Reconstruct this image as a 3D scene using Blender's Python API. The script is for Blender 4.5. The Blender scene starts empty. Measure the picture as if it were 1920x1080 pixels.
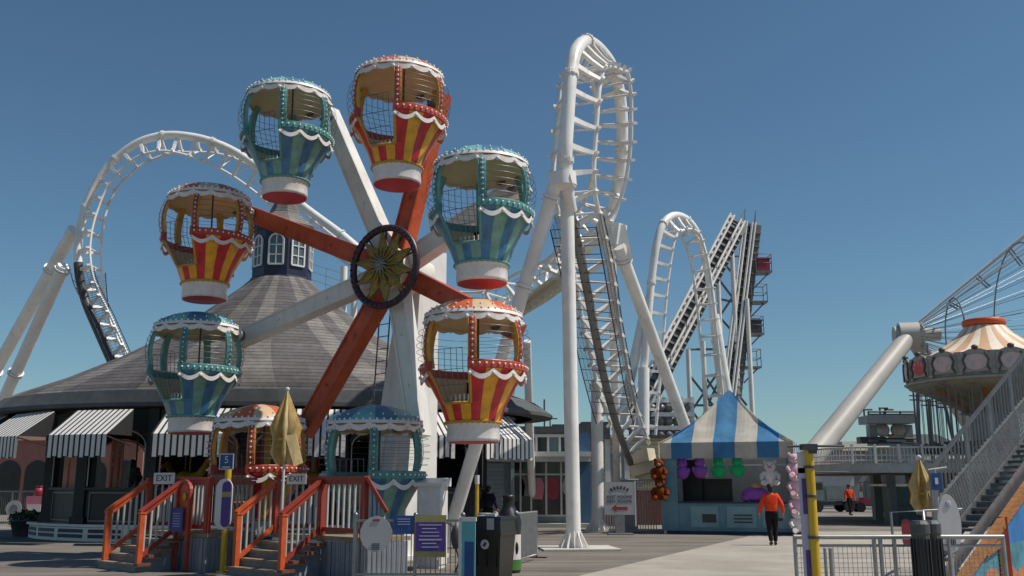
import bpy, math, random
from mathutils import Vector, Matrix
random.seed(7)
PI = math.pi
R = math.radians
sc = bpy.context.scene
col = sc.collection
V = Vector

# ------------------------------------------------------------------ camera
FPX, HZ, EYE = 1800.0, 915.0, 1.65          # focal length in 1920-px, horizon row, eye height
PITCH = math.atan((HZ - 540) / FPX)
cd = bpy.data.cameras.new('camera')
cd.sensor_width = 36.0
cd.lens = FPX / 1920 * 36
cd.clip_start = 0.1
cd.clip_end = 3000
cam = bpy.data.objects.new('camera', cd)
cam.location = (0, 0, EYE)
cam.rotation_euler = (PI / 2 + PITCH, 0, 0)
col.objects.link(cam)
sc.camera = cam

# ------------------------------------------------------------------ sky, sun, exposure
SUN_EL, SUN_AZ = R(56), R(-8)  # azimuth: from +X (right) towards +Y (away)
sd = V((math.cos(SUN_EL) * math.cos(SUN_AZ), math.cos(SUN_EL) * math.sin(SUN_AZ), math.sin(SUN_EL)))
w = bpy.data.worlds.new('World')
sc.world = w
w.use_nodes = True
nt = w.node_tree
sky = nt.nodes.new('ShaderNodeTexSky')
sky.sky_type = 'NISHITA'
sky.sun_disc = False
sky.sun_elevation = SUN_EL
sky.sun_rotation = PI / 2 - SUN_AZ
sky.air_density = 1.0
sky.dust_density = 0.3
sky.ozone_density = 0.6
tint = nt.nodes.new('ShaderNodeMixRGB')               # clear sea air: a little less red in the sky
tint.blend_type = 'MULTIPLY'
tint.inputs[0].default_value = 1
tint.inputs[2].default_value = (0.70, 0.94, 1.02, 1)
nt.links.new(sky.outputs[0], tint.inputs[1])
nt.links.new(tint.outputs[0], nt.nodes['Background'].inputs[0])
nt.nodes['Background'].inputs[1].default_value = 0.08
sl = bpy.data.lights.new('sun', 'SUN')
sl.energy = 4.8
sl.angle = R(0.5)
sl.color = (1.0, 0.93, 0.82)
so = bpy.data.objects.new('sun', sl)
so.rotation_euler = sd.to_track_quat('Z', 'Y').to_euler()
so.location = (30, 10, 60)
col.objects.link(so)
sc.view_settings.view_transform = 'Standard'
sc.view_settings.look = 'None'
sc.view_settings.gamma = 1
sc.view_settings.exposure = -0.1

# ------------------------------------------------------------------ pixel helpers (photo is 1920 x 1080)
cp, sp = math.cos(PITCH), math.sin(PITCH)
def ray(px, py):
    a, b = px - 960, 540 - py
    return V((a, cp * FPX - sp * b, sp * FPX + cp * b))
def at(px, py, Y):
    d = ray(px, py)
    return V((0, 0, EYE)) + d * (Y / d.y)
def gd(px, py, z=0.0):
    d = ray(px, py)
    return V((0, 0, EYE)) + d * ((z - EYE) / d.z)
def pix(p):
    x, y, z = p[0], p[1], p[2] - EYE
    fw = y * cp + z * sp
    return 960 + FPX * x / fw, 540 - FPX * (-y * sp + z * cp) / fw

# ------------------------------------------------------------------ materials
M = {}
def mat(name, c, rough=0.5, metal=0.0, var=0.12, scale=3.0, bump=0.0, bscale=40.0, spec=0.5, dirt=None, stretch=None, coat=0.0):
    m = bpy.data.materials.new(name)
    m.use_nodes = True
    n, l = m.node_tree.nodes, m.node_tree.links
    b = n['Principled BSDF']
    b.inputs['Roughness'].default_value = rough
    b.inputs['Metallic'].default_value = metal
    b.inputs['Specular IOR Level'].default_value = spec
    b.inputs['Coat Weight'].default_value = coat
    tc = n.new('ShaderNodeTexCoord')
    mp = n.new('ShaderNodeMapping')
    if stretch: mp.inputs['Scale'].default_value = stretch
    l.new(tc.outputs['Object'], mp.inputs[0])
    nz = n.new('ShaderNodeTexNoise')
    nz.inputs['Scale'].default_value = scale
    nz.inputs['Detail'].default_value = 6
    nz.inputs['Roughness'].default_value = 0.65
    l.new(mp.outputs[0], nz.inputs['Vector'])
    cr = n.new('ShaderNodeValToRGB')
    lo = tuple(max(0, x * (1 - var)) for x in c) if dirt is None else dirt
    hi = tuple(min(1, x * (1 + var * 0.6)) for x in c)
    cr.color_ramp.elements[0].position = 0.3
    cr.color_ramp.elements[1].position = 0.62 if dirt is None else 0.5
    cr.color_ramp.elements[0].color = (*lo, 1)
    cr.color_ramp.elements[1].color = (*hi, 1)
    l.new(nz.outputs['Fac'], cr.inputs[0])
    l.new(cr.outputs[0], b.inputs['Base Color'])
    if bump:
        n2 = n.new('ShaderNodeTexNoise')
        n2.inputs['Scale'].default_value = bscale
        n2.inputs['Detail'].default_value = 4
        l.new(mp.outputs[0], n2.inputs['Vector'])
        bp = n.new('ShaderNodeBump')
        bp.inputs['Strength'].default_value = bump
        bp.inputs['Distance'].default_value = 0.02
        l.new(n2.outputs['Fac'], bp.inputs['Height'])
        l.new(bp.outputs[0], b.inputs['Normal'])
    M[name] = m
    return m

mat('white_paint', (0.74, 0.71, 0.67), 0.38, var=0.10, scale=1.2, dirt=None)
mat('coaster_white', (0.80, 0.77, 0.74), 0.35, var=0.12, scale=0.8)
mat('wheel_white', (0.72, 0.70, 0.67), 0.4, var=0.10, scale=1.5)
mat('trim_white', (0.76, 0.70, 0.68), 0.45, var=0.12, scale=6)
mat('bulb', (0.85, 0.82, 0.76), 0.25, var=0.05)
mat('orange_paint', (0.50, 0.075, 0.018), 0.42, var=0.2, scale=2.5)
mat('rail_orange', (0.53, 0.085, 0.020), 0.5, var=0.25, scale=5)
mat('rail_shaded_red', (0.30, 0.035, 0.018), 0.55, var=0.25, scale=5)  # on the stair rails: the orange paint with shade put into the colour
mat('red', (0.60, 0.024, 0.036), 0.38, var=0.2, scale=4)
mat('deep_red', (0.44, 0.05, 0.025), 0.4, var=0.2, scale=4)
mat('base_red', (0.55, 0.02, 0.045), 0.5, var=0.15)
mat('yellow', (0.84, 0.39, 0.025), 0.4, var=0.18, scale=4)
mat('mustard', (0.56, 0.30, 0.035), 0.45, var=0.2, scale=4)
mat('blue_stripe', (0.07, 0.205, 0.37), 0.38, var=0.2, scale=4)
mat('green_stripe', (0.20, 0.39, 0.32), 0.4, var=0.2, scale=4)
mat('teal', (0.07, 0.235, 0.24), 0.42, var=0.2, scale=4)
mat('teal_rib', (0.14, 0.33, 0.30), 0.42, var=0.2, scale=4)
mat('roof_teal', (0.18, 0.46, 0.46), 0.4, var=0.15)
mat('roof_blue', (0.07, 0.22, 0.34), 0.4, var=0.15)
mat('roof_orange', (0.62, 0.13, 0.05), 0.4, var=0.15)
mat('roof_cream', (0.70, 0.48, 0.30), 0.4, var=0.12)
mat('cream_in', (0.86, 0.73, 0.46), 0.55, var=0.10, scale=2)
mat('black', (0.012, 0.012, 0.013), 0.4, var=0.3)
mat('black_plastic', (0.018, 0.016, 0.015), 0.32, var=0.3, scale=6, bump=0.15, bscale=90)
mat('wire', (0.16, 0.17, 0.19), 0.35, metal=0.8, var=0.2)
mat('steel', (0.27, 0.27, 0.275), 0.38, metal=0.75, var=0.2, scale=4)
mat('galv', (0.36, 0.36, 0.36), 0.42, metal=0.55, var=0.2, scale=5)
mat('grey_metal', (0.17, 0.17, 0.175), 0.45, metal=0.3, var=0.25, scale=4)
mat('leg_grey', (0.46, 0.43, 0.40), 0.5, var=0.15, scale=0.3)
mat('dark_spine', (0.20, 0.19, 0.18), 0.6, var=0.25, scale=2)  # darker grey for the lower spine of the tall loop
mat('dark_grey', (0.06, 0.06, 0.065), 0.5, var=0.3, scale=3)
mat('net', (0.02, 0.022, 0.028), 0.8, var=0.2)
mat('hub_navy', (0.045, 0.018, 0.032), 0.4, var=0.4, scale=9)
mat('gold', (0.26, 0.19, 0.045), 0.42, metal=0.25, var=0.45, scale=14, bump=0.4, bscale=25)
mat('pewter', (0.22, 0.22, 0.20), 0.4, metal=0.3, var=0.3, scale=10)
mat('navy', (0.014, 0.018, 0.045), 0.45, var=0.25, scale=3)
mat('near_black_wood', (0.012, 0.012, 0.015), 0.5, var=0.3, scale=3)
mat('window_frame', (0.70, 0.69, 0.67), 0.5, var=0.06)
mat('concrete', (0.38, 0.345, 0.30), 0.85, var=0.10, scale=0.8, bump=0.25, bscale=30)
mat('concrete_pad', (0.50, 0.48, 0.44), 0.85, var=0.16, scale=3, bump=0.2)
mat('asphalt', (0.21, 0.19, 0.168), 0.9, var=0.25, scale=0.35, bump=0.3, bscale=25)
mat('siding_blue', (0.20, 0.23, 0.25), 0.6, var=0.15, scale=3, stretch=(9, 9, 0.3))
mat('shop_grey', (0.26, 0.31, 0.34), 0.7, var=0.12, scale=2)
mat('shop_trim', (0.55, 0.55, 0.53), 0.6, var=0.10)
mat('shop_blue', (0.05, 0.13, 0.24), 0.6, var=0.15)
mat('roof_dark', (0.08, 0.085, 0.09), 0.85, var=0.25, scale=2)
mat('cream_box', (0.62, 0.56, 0.42), 0.55, var=0.12, scale=2)
mat('tent_blue', (0.085, 0.30, 0.58), 0.7, var=0.10, scale=1.5, bump=0.1, bscale=6)
mat('tent_white', (0.72, 0.68, 0.60), 0.7, var=0.07, scale=1.5, bump=0.1, bscale=6)
mat('booth_teal', (0.12, 0.25, 0.30), 0.6, var=0.15, scale=3)
mat('booth_panel', (0.20, 0.33, 0.36), 0.6, var=0.12, scale=3)
mat('booth_inside', (0.52, 0.48, 0.45), 0.8, var=0.08)
mat('booth_navy', (0.02, 0.035, 0.07), 0.6, var=0.2)
mat('plush_brown', (0.20, 0.045, 0.012), 1.0, var=0.35, scale=18, bump=0.9, bscale=60, spec=0.1)
mat('plush_tan', (0.50, 0.30, 0.15), 1.0, var=0.2, scale=18, bump=0.6, bscale=60, spec=0.1)
mat('plush_purple', (0.28, 0.09, 0.42), 1.0, var=0.2, scale=18, bump=0.7, bscale=60, spec=0.1)
mat('plush_green', (0.03, 0.40, 0.15), 1.0, var=0.2, scale=18, bump=0.7, bscale=60, spec=0.1)
mat('plush_pink', (0.66, 0.42, 0.48), 1.0, var=0.12, scale=18, bump=0.6, bscale=60, spec=0.1)
mat('plush_white', (0.72, 0.66, 0.64), 1.0, var=0.08, scale=18, bump=0.6, bscale=60, spec=0.1)
mat('sign_yellow', (0.58, 0.36, 0.015), 0.4, var=0.15, scale=4)
mat('sign_blue', (0.012, 0.06, 0.22), 0.4, var=0.1)
mat('sign_purple', (0.075, 0.035, 0.22), 0.5, var=0.15, scale=5)
mat('sign_olive', (0.30, 0.27, 0.10), 0.5, var=0.15)
mat('sign_white', (0.62, 0.58, 0.57), 0.5, var=0.06)
mat('sign_grey', (0.40, 0.39, 0.39), 0.5, var=0.06)
mat('sign_teal', (0.10, 0.36, 0.38), 0.5, var=0.12)
mat('sign_pink', (0.55, 0.16, 0.22), 0.5, var=0.15)
mat('print_grey', (0.45, 0.42, 0.55), 0.6, var=0.05)
mat('print_dark', (0.05, 0.045, 0.05), 0.6, var=0.1)
mat('print_red', (0.30, 0.03, 0.05), 0.6, var=0.1)
mat('tread', (0.24, 0.19, 0.13), 0.8, var=0.3, scale=6, stretch=(1, 6, 1))
mat('tread_dark', (0.14, 0.05, 0.035), 0.7, var=0.3, scale=6)
mat('riser', (0.20, 0.20, 0.21), 0.7, var=0.2, scale=4)
mat('baluster', (0.42, 0.40, 0.38), 0.5, var=0.10, scale=6)
mat('umbrella_tan', (0.54, 0.36, 0.12), 0.85, var=0.3, scale=5, bump=0.3, bscale=12)
mat('umbrella_light', (0.74, 0.58, 0.30), 0.85, var=0.2, scale=5, bump=0.3, bscale=12)
mat('sweat_orange', (0.72, 0.06, 0.018), 0.85, var=0.15, scale=9, bump=0.4, bscale=20, spec=0.2)
mat('sweat_navy', (0.02, 0.02, 0.05), 0.85, var=0.2, scale=9, bump=0.4, bscale=20, spec=0.2)
mat('trouser_black', (0.010, 0.010, 0.012), 0.8, var=0.3, scale=9, bump=0.4, bscale=20, spec=0.2)
mat('skin', (0.45, 0.24, 0.16), 0.55, var=0.08)
mat('hair_black', (0.012, 0.010, 0.010), 0.6, var=0.3)
mat('shoe', (0.02, 0.012, 0.010), 0.5, var=0.2)
mat('pink_stucco', (0.30, 0.135, 0.11), 0.9, var=0.12, scale=1)
mat('pink_panel', (0.62, 0.34, 0.26), 0.6, var=0.15, scale=2)
mat('leaf', (0.045, 0.085, 0.025), 0.6, var=0.5, scale=8)
mat('glass_dark', (0.012, 0.014, 0.017), 0.08, var=0.2)
mat('glass_sky', (0.10, 0.13, 0.15), 0.08, var=0.3, scale=0.6)
mat('crown_cream', (0.34, 0.31, 0.27), 0.6, var=0.2, scale=5)
mat('crown_dark', (0.07, 0.075, 0.07), 0.5, var=0.4, scale=6)
mat('painting', (0.46, 0.34, 0.32), 0.6, var=0.6, scale=3.5, dirt=(0.30, 0.33, 0.36))
mat('painting_red', (0.45, 0.06, 0.06), 0.6, var=0.5, scale=4, dirt=(0.55, 0.50, 0.45))
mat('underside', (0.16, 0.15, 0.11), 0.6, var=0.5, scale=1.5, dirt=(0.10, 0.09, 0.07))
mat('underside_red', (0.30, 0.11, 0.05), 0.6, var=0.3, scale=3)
mat('swing_cream', (0.80, 0.70, 0.58), 0.6, var=0.08)
mat('swing_tan', (0.62, 0.38, 0.22), 0.6, var=0.10)
mat('deck_grey', (0.33, 0.34, 0.32), 0.7, var=0.2, scale=1.5)
mat('deck_rail', (0.50, 0.49, 0.45), 0.6, var=0.15)
mat('rust_wood', (0.30, 0.12, 0.03), 0.7, var=0.4, scale=4, stretch=(1, 1, 8))
mat('mural_blue', (0.02, 0.14, 0.36), 0.55, var=0.4, scale=1.3, dirt=(0.02, 0.08, 0.26))
mat('mural_teal', (0.06, 0.22, 0.28), 0.55, var=0.4, scale=3)
mat('mural_clay', (0.42, 0.15, 0.07), 0.55, var=0.3, scale=4)
mat('bin_green', (0.02, 0.05, 0.04), 0.5, var=0.3)
mat('cart_red', (0.30, 0.03, 0.05), 0.5, var=0.2)
mat('truck_grey', (0.14, 0.17, 0.17), 0.45, var=0.15)
mat('tyre', (0.015, 0.015, 0.016), 0.8, var=0.2)
mat('label_green', (0.05, 0.16, 0.03), 0.4, var=0.2)
mat('far_wall', (0.30, 0.31, 0.31), 0.8, var=0.15, scale=0.5)
mat('far_roof', (0.22, 0.21, 0.19), 0.8, var=0.2, scale=0.5)
mat('catwalk', (0.15, 0.145, 0.14), 0.6, metal=0.2, var=0.3, scale=2)
mat('awning_black', (0.018, 0.018, 0.02), 0.8, var=0.2)
mat('awning_white', (0.66, 0.64, 0.62), 0.8, var=0.05)

def line_mat(name, c, axis, spacing, dark=0.5, width=0.12, rough=0.8, var=0.2, nscale=2.0, bump=0.5, alt=None, stretch=None):
    """material with parallel seams (planks, shingles, clapboards) along one object axis"""
    m = mat(name, c, rough, var=var, scale=nscale, stretch=stretch)
    n, l = m.node_tree.nodes, m.node_tree.links
    b = n['Principled BSDF']
    tc = n.new('ShaderNodeTexCoord')
    sx = n.new('ShaderNodeSeparateXYZ')
    l.new(tc.outputs['Object'], sx.inputs[0])
    d = n.new('ShaderNodeMath'); d.operation = 'DIVIDE'; d.inputs[1].default_value = spacing
    l.new(sx.outputs[axis], d.inputs[0])
    fr = n.new('ShaderNodeMath'); fr.operation = 'FRACT'
    l.new(d.outputs[0], fr.inputs[0])
    lt = n.new('ShaderNodeMath'); lt.operation = 'LESS_THAN'; lt.inputs[1].default_value = width
    l.new(fr.outputs[0], lt.inputs[0])
    fl = n.new('ShaderNodeMath'); fl.operation = 'FLOOR'
    l.new(d.outputs[0], fl.inputs[0])
    wn = n.new('ShaderNodeTexWhiteNoise'); wn.noise_dimensions = '1D'
    l.new(fl.outputs[0], wn.inputs['W'])
    mr = n.new('ShaderNodeMapRange')
    mr.inputs['To Min'].default_value = 1 - var; mr.inputs['To Max'].default_value = 1 + var * 0.6
    l.new(wn.outputs['Value'], mr.inputs['Value'])
    old = b.inputs['Base Color'].links[0].from_socket
    mx = n.new('ShaderNodeMixRGB'); mx.blend_type = 'MULTIPLY'; mx.inputs[0].default_value = 1
    l.new(old, mx.inputs[1]); l.new(mr.outputs[0], mx.inputs[2])
    mx2 = n.new('ShaderNodeMixRGB'); mx2.blend_type = 'MULTIPLY'
    l.new(lt.outputs[0], mx2.inputs[0]); l.new(mx.outputs[0], mx2.inputs[1])
    mx2.inputs[2].default_value = (dark, dark, dark, 1)
    l.new(mx2.outputs[0], b.inputs['Base Color'])
    if bump:
        bp = n.new('ShaderNodeBump'); bp.inputs['Strength'].default_value = bump; bp.inputs['Distance'].default_value = 0.03
        l.new(fr.outputs[0], bp.inputs['Height'])
        l.new(bp.outputs[0], b.inputs['Normal'])
    return m
line_mat('boardwalk', (0.185, 0.162, 0.140), 'Y', 0.145, 0.45, 0.09, 0.85, 0.22, 0.9, 0.3, stretch=(0.5, 4, 1))
line_mat('shingle_light', (0.215, 0.20, 0.19), 'Z', 0.125, 0.5, 0.22, 0.9, 0.16, 5, 0.8)
line_mat('shingle_dark', (0.135, 0.125, 0.13), 'Z', 0.125, 0.5, 0.22, 0.9, 0.18, 5, 0.8)
line_mat('clapboard', (0.60, 0.53, 0.34), 'Z', 0.2, 0.45, 0.14, 0.7, 0.08, 2, 0.6)
line_mat('skirt_boards', (0.22, 0.245, 0.28), 'X', 0.14, 0.35, 0.12, 0.7, 0.16, 3, 0.4)
line_mat('shop_boards', (0.24, 0.28, 0.30), 'Z', 0.18, 0.6, 0.12, 0.7, 0.1, 2, 0.4)

def stain(name, scale, lo, hi=1.0, stretch=(1, 1, 1), p0=.35, p1=.6):
    """worn and stained patches over a finished material"""
    m = M[name]; n, l = m.node_tree.nodes, m.node_tree.links
    b = n['Principled BSDF']
    tc = n.new('ShaderNodeTexCoord'); mp = n.new('ShaderNodeMapping'); mp.inputs['Scale'].default_value = stretch
    l.new(tc.outputs['Object'], mp.inputs[0])
    nz = n.new('ShaderNodeTexNoise'); nz.inputs['Scale'].default_value = scale; nz.inputs['Detail'].default_value = 8; nz.inputs['Roughness'].default_value = 0.7; nz.inputs['Distortion'].default_value = 0.6
    l.new(mp.outputs[0], nz.inputs['Vector'])
    cr = n.new('ShaderNodeValToRGB')
    cr.color_ramp.elements[0].position = p0; cr.color_ramp.elements[1].position = p1
    cr.color_ramp.elements[0].color = (lo, lo * .98, lo * .95, 1); cr.color_ramp.elements[1].color = (hi, hi, hi, 1)
    l.new(nz.outputs['Fac'], cr.inputs[0])
    mx = n.new('ShaderNodeMixRGB'); mx.blend_type = 'MULTIPLY'; mx.inputs[0].default_value = 1
    l.new(b.inputs['Base Color'].links[0].from_socket, mx.inputs[1]); l.new(cr.outputs[0], mx.inputs[2])
    l.new(mx.outputs[0], b.inputs['Base Color'])
stain('concrete', 0.35, .78, 1.03); stain('concrete', 5.0, .80, 1.0, p0=.28, p1=.40)
stain('boardwalk', 0.5, .66, 1.15, (.35, 1.6, 1)); stain('boardwalk', 6.0, .6, 1.0, (1, 1, 1), .28, .40)
stain('asphalt', 0.2, .75, 1.1)
stain('coaster_white', 2.2, .80, 1.0, (1, 1, .35), .30, .46); stain('wheel_white', 1.2, .88, 1.0, (3, 3, .25), .34, .5)
stain('orange_paint', 3.0, .7, 1.05, (1, 1, .6), .34, .5)
for nm_ in ('red', 'yellow', 'blue_stripe', 'green_stripe'): stain(nm_, 5.0, .72, 1.04, (1, 1, .35), .32, .5)
stain('trim_white', 4.0, .86, 1.0, (1, 1, .5), .32, .5)
stain('tent_white', 1.4, .84, 1.02); stain('tent_blue', 1.4, .80, 1.05)
stain('shingle_light', 1.1, .72, 1.12, (1, 1, .3)); stain('shingle_dark', 1.1, .72, 1.12, (1, 1, .3))
stain('clapboard', .8, .8, 1.0)
def cloth(name, amt):
    """thin fabric: lets part of the light through"""
    m = M[name]; n, l = m.node_tree.nodes, m.node_tree.links
    b = n['Principled BSDF']; out = n['Material Output']
    tr = n.new('ShaderNodeBsdfTranslucent')
    l.new(b.inputs['Base Color'].links[0].from_socket, tr.inputs['Color'])
    mx = n.new('ShaderNodeMixShader'); mx.inputs[0].default_value = amt
    l.new(b.outputs[0], mx.inputs[1]); l.new(tr.outputs[0], mx.inputs[2])
    l.new(mx.outputs[0], out.inputs['Surface'])
for nm_ in ('tent_blue', 'tent_white'): cloth(nm_, 0.4)
for nm_ in ('umbrella_tan', 'umbrella_light', 'cream_in'): cloth(nm_, 0.35)
for nm_ in ('roof_teal', 'roof_blue', 'roof_orange', 'roof_cream'): cloth(nm_, 0.10)

# ------------------------------------------------------------------ mesh builder
class MB:
    def __init__(s): s.v, s.f, s.m, s.s = [], [], [], []
    def add(s, vs, fs, m=0, smooth=False):
        o = len(s.v)
        s.v += [V(x) for x in vs]
        for i, f in enumerate(fs):
            s.f.append([k + o for k in f])
            s.m.append(m[i] if isinstance(m, (list, tuple)) else m)
            s.s.append(smooth)
        return s
    def box(s, c, d, m=0, rz=0.0, mx=None):
        hx, hy, hz = d[0] / 2, d[1] / 2, d[2] / 2
        vs = [V((x, y, z)) for z in (-hz, hz) for x, y in ((-hx, -hy), (hx, -hy), (hx, hy), (-hx, hy))]
        T = mx if mx else Matrix.Rotation(rz, 3, 'Z')
        vs = [T @ v + V(c) for v in vs]
        return s.add(vs, [(3, 2, 1, 0), (4, 5, 6, 7), (0, 1, 5, 4), (1, 2, 6, 5), (2, 3, 7, 6), (3, 0, 4, 7)], m)
    def beam(s, p, q, wd, ht, up=(0, 0, 1), m=0, w2=None, h2=None):
        p, q = V(p), V(q)
        t = (q - p).normalized()
        sd_ = t.cross(V(up))
        if sd_.length < 1e-4: sd_ = t.cross(V((0, 1, 0)))
        sd_.normalize()
        u = sd_.cross(t)
        w2 = wd if w2 is None else w2
        h2 = ht if h2 is None else h2
        vs = []
        for c, a, b in ((p, wd, ht), (q, w2, h2)):
            vs += [c - sd_ * a / 2 - u * b / 2, c + sd_ * a / 2 - u * b / 2, c + sd_ * a / 2 + u * b / 2, c - sd_ * a / 2 + u * b / 2]
        return s.add(vs, [(0, 1, 2, 3), (7, 6, 5, 4), (0, 4, 5, 1), (1, 5, 6, 2), (2, 6, 7, 3), (3, 7, 4, 0)], m)
    def tube(s, pts, r, n=8, m=0, closed=False, smooth=True):
        pts = [V(p) for p in pts]
        N = len(pts)
        rs = r if isinstance(r, (list, tuple)) else [r] * N
        rings, prev = [], None
        for i, p in enumerate(pts):
            a = pts[i - 1] if (i > 0 or closed) else p
            b = pts[(i + 1) % N] if (i < N - 1 or closed) else p
            t = (b - a).normalized()
            if prev is None:
                prev = t.orthogonal().normalized()
            prev = (prev - t * prev.dot(t)).normalized()
            bi = t.cross(prev)
            rings.append([p + (prev * math.cos(2 * PI * k / n) + bi * math.sin(2 * PI * k / n)) * rs[i] for k in range(n)])
        vs = [v for rg in rings for v in rg]
        fs = []
        L = N if closed else N - 1
        for i in range(L):
            j = (i + 1) % N
            for k in range(n):
                k2 = (k + 1) % n
                fs.append((i * n + k, i * n + k2, j * n + k2, j * n + k))
        s.add(vs, fs, m, smooth)
        if not closed:
            s.add(rings[0], [tuple(range(n))[::-1]], m)
            s.add(rings[-1], [tuple(range(n))], m)
        return s
    def lathe(s, prof, n, c=(0, 0, 0), m=0, a0=0.0, a1=2 * PI, smooth=True, mf=None, sc=None):
        """profile of (r, z); angle 0 points to -Y, positive towards +X"""
        full = abs(a1 - a0 - 2 * PI) < 1e-6
        cnt = n if full else n + 1
        vs, fs, ms = [], [], []
        for (r, z) in prof:
            for k in range(cnt):
                a = a0 + (a1 - a0) * k / n
                q = V((r * math.sin(a), -r * math.cos(a), z))
                if sc: q = sc(q, r, a)
                vs.append(q + V(c))
        for i in range(len(prof) - 1):
            for k in range(n):
                k2 = (k + 1) % cnt
                fs.append((i * cnt + k, i * cnt + k2, (i + 1) * cnt + k2, (i + 1) * cnt + k))
                ms.append(mf(i, a0 + (a1 - a0) * (k + 0.5) / n) if mf else m)
        return s.add(vs, fs, ms, smooth)
    def ball(s, c, r, n=8, k=6, m=0, mx=None):
        rr = r if isinstance(r, (list, tuple)) else (r, r, r)
        vs = []
        for i in range(k + 1):
            t = PI * i / k
            for j in range(n):
                a = 2 * PI * j / n
                q = V((rr[0] * math.sin(t) * math.cos(a), rr[1] * math.sin(t) * math.sin(a), rr[2] * math.cos(t)))
                vs.append((mx @ q if mx else q) + V(c))
        fs = []
        for i in range(k):
            for j in range(n):
                j2 = (j + 1) % n
                fs.append((i * n + j, (i + 1) * n + j, (i + 1) * n + j2, i * n + j2))
        return s.add(vs, fs, m, True)
    def prism(s, poly, vec, m=0):
        n = len(poly)
        a = [V(p) for p in poly]
        b = [p + V(vec) for p in a]
        return s.add(a + b, [tuple(range(n))[::-1], tuple(range(n, 2 * n))] + [(i, (i + 1) % n, n + (i + 1) % n, n + i) for i in range(n)], m)
    def quad(s, a, b, c, d, m=0): return s.add([a, b, c, d], [(0, 1, 2, 3)], m)
    def build(s, name, mats, parent=None, o=(0, 0, 0)):
        me = bpy.data.meshes.new(name)
        O = V(o)
        me.from_pydata([v - O for v in s.v], [], s.f)
        mats = mats if isinstance(mats, (list, tuple)) else [mats]
        for x in mats: me.materials.append(M[x])
        me.polygons.foreach_set('material_index', s.m)
        me.polygons.foreach_set('use_smooth', s.s)
        me.update()
        ob = bpy.data.objects.new(name, me)
        col.objects.link(ob)
        if parent: ob.parent = parent
        else: ob.location = O
        return ob
def tag(o, label=None, cat=None, group=None, kind=None):
    if label: o['label'] = label
    if cat: o['category'] = cat
    if group: o['group'] = group
    if kind: o['kind'] = kind
    return o
def thing(name, label, cat, loc=(0, 0, 0), rz=0.0, group=None):
    o = bpy.data.objects.new(name, None)
    o.empty_display_size = 0.3
    o.location = loc
    o.rotation_euler = (0, 0, rz)
    col.objects.link(o)
    return tag(o, label, cat, group)
def copytree(o, parent=None):
    c = o.copy(); col.objects.link(c)
    if parent: c.parent = parent
    for ch in list(o.children): copytree(ch, c)
    return c
def text(s, size, mx, m, name='lettering', parent=None, ex=0.003, align='CENTER'):
    cu = bpy.data.curves.new('t', 'FONT')
    cu.body = s; cu.size = size; cu.extrude = ex; cu.align_x = align; cu.align_y = 'CENTER'
    to = bpy.data.objects.new('t', cu); col.objects.link(to)
    bpy.context.view_layer.update()
    me = bpy.data.meshes.new_from_object(to.evaluated_get(bpy.context.evaluated_depsgraph_get()))
    bpy.data.objects.remove(to); bpy.data.curves.remove(cu)
    me.materials.clear(); me.materials.append(M[m])
    me.transform(mx)
    ob = bpy.data.objects.new(name, me); col.objects.link(ob)
    if parent: ob.parent = parent
    return ob
def face_front(x, y, z, rz=0.0):
    """text frame standing upright, facing -Y, then turned by rz"""
    return Matrix.Translation((x, y, z)) @ Matrix.Rotation(rz, 4, 'Z') @ Matrix.Rotation(PI / 2, 4, 'X')
def catmull(pts, per=6, closed=False):
    pts = [V(p) if not isinstance(p, Vector) else p for p in pts]
    out = []
    n = len(pts)
    for i in range(n - 1):
        p0, p1, p2, p3 = pts[max(i - 1, 0)], pts[i], pts[i + 1], pts[min(i + 2, n - 1)]
        for k in range(per):
            t = k / per
            out.append(0.5 * ((2 * p1) + (p2 - p0) * t + (2 * p0 - 5 * p1 + 4 * p2 - p3) * t * t + (3 * p1 - p0 - 3 * p2 + p3) * t ** 3))
    out.append(pts[-1].copy())
    return out

# ------------------------------------------------------------------ ground
def sheet(name, poly, z, m):
    mb = MB()
    mb.add([(p[0], p[1], z) for p in poly], [tuple(range(len(poly)))])
    return tag(mb.build(name, m), kind='structure')
sheet('ground', [(-900, -60), (900, -60), (900, 1600), (-900, 1600)], 0.0, 'asphalt')
bw = [(-30, 8), (30, 8), (30, 41), (-30, 41)]
sheet('boardwalk', bw, 0.004, 'boardwalk')
pth = [gd(960, 1110), gd(1420, 1002), gd(1436, 998.5), gd(1500, 997), gd(1960, 996), gd(2100, 1110)]
sheet('concrete_path', [(p.x, p.y) for p in pth] + [(11, 9), (0.5, 9)], 0.008, 'concrete')

# ------------------------------------------------------------------ balloon wheel: tower, arms, hub, eight gondolas
PSI = R(31)
U = V((math.cos(PSI), -math.sin(PSI), 0))            # in the wheel's plane, to the right (comes nearer)
N_ = V((-math.sin(PSI), -math.cos(PSI), 0))          # wheel axis, towards the viewer
AC = at(743, 507, 23.3)                              # centre of the arms
wheel_o = V((AC.x, AC.y + 0.9, 0))
OBS = [(395, 347), (543, 155), (750, 117), (902, 280), (888, 560), (705, 759), (490, 758), (372, 585)]
PH = R(154.75)
PIV = []
for k, (px, py) in enumerate(OBS):
    a = PH - k * PI / 4
    u0 = V((math.cos(R(28)), -math.sin(R(28)), 0))
    p = V((-4.26, 22.05, 7.1)) + 4.31 * (u0 * math.cos(a) + V((0, 0, math.sin(a))))
    t = at(px, py, p.y)                              # the photograph's crown of each gondola fixes its height
    PIV.append(V((t.x, p.y, t.z - 0.43)))
wheel = thing('balloon_ride', 'white tower with orange and white arms carrying balloon gondolas round a gold star hub', 'ferris wheel', wheel_o)

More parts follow.
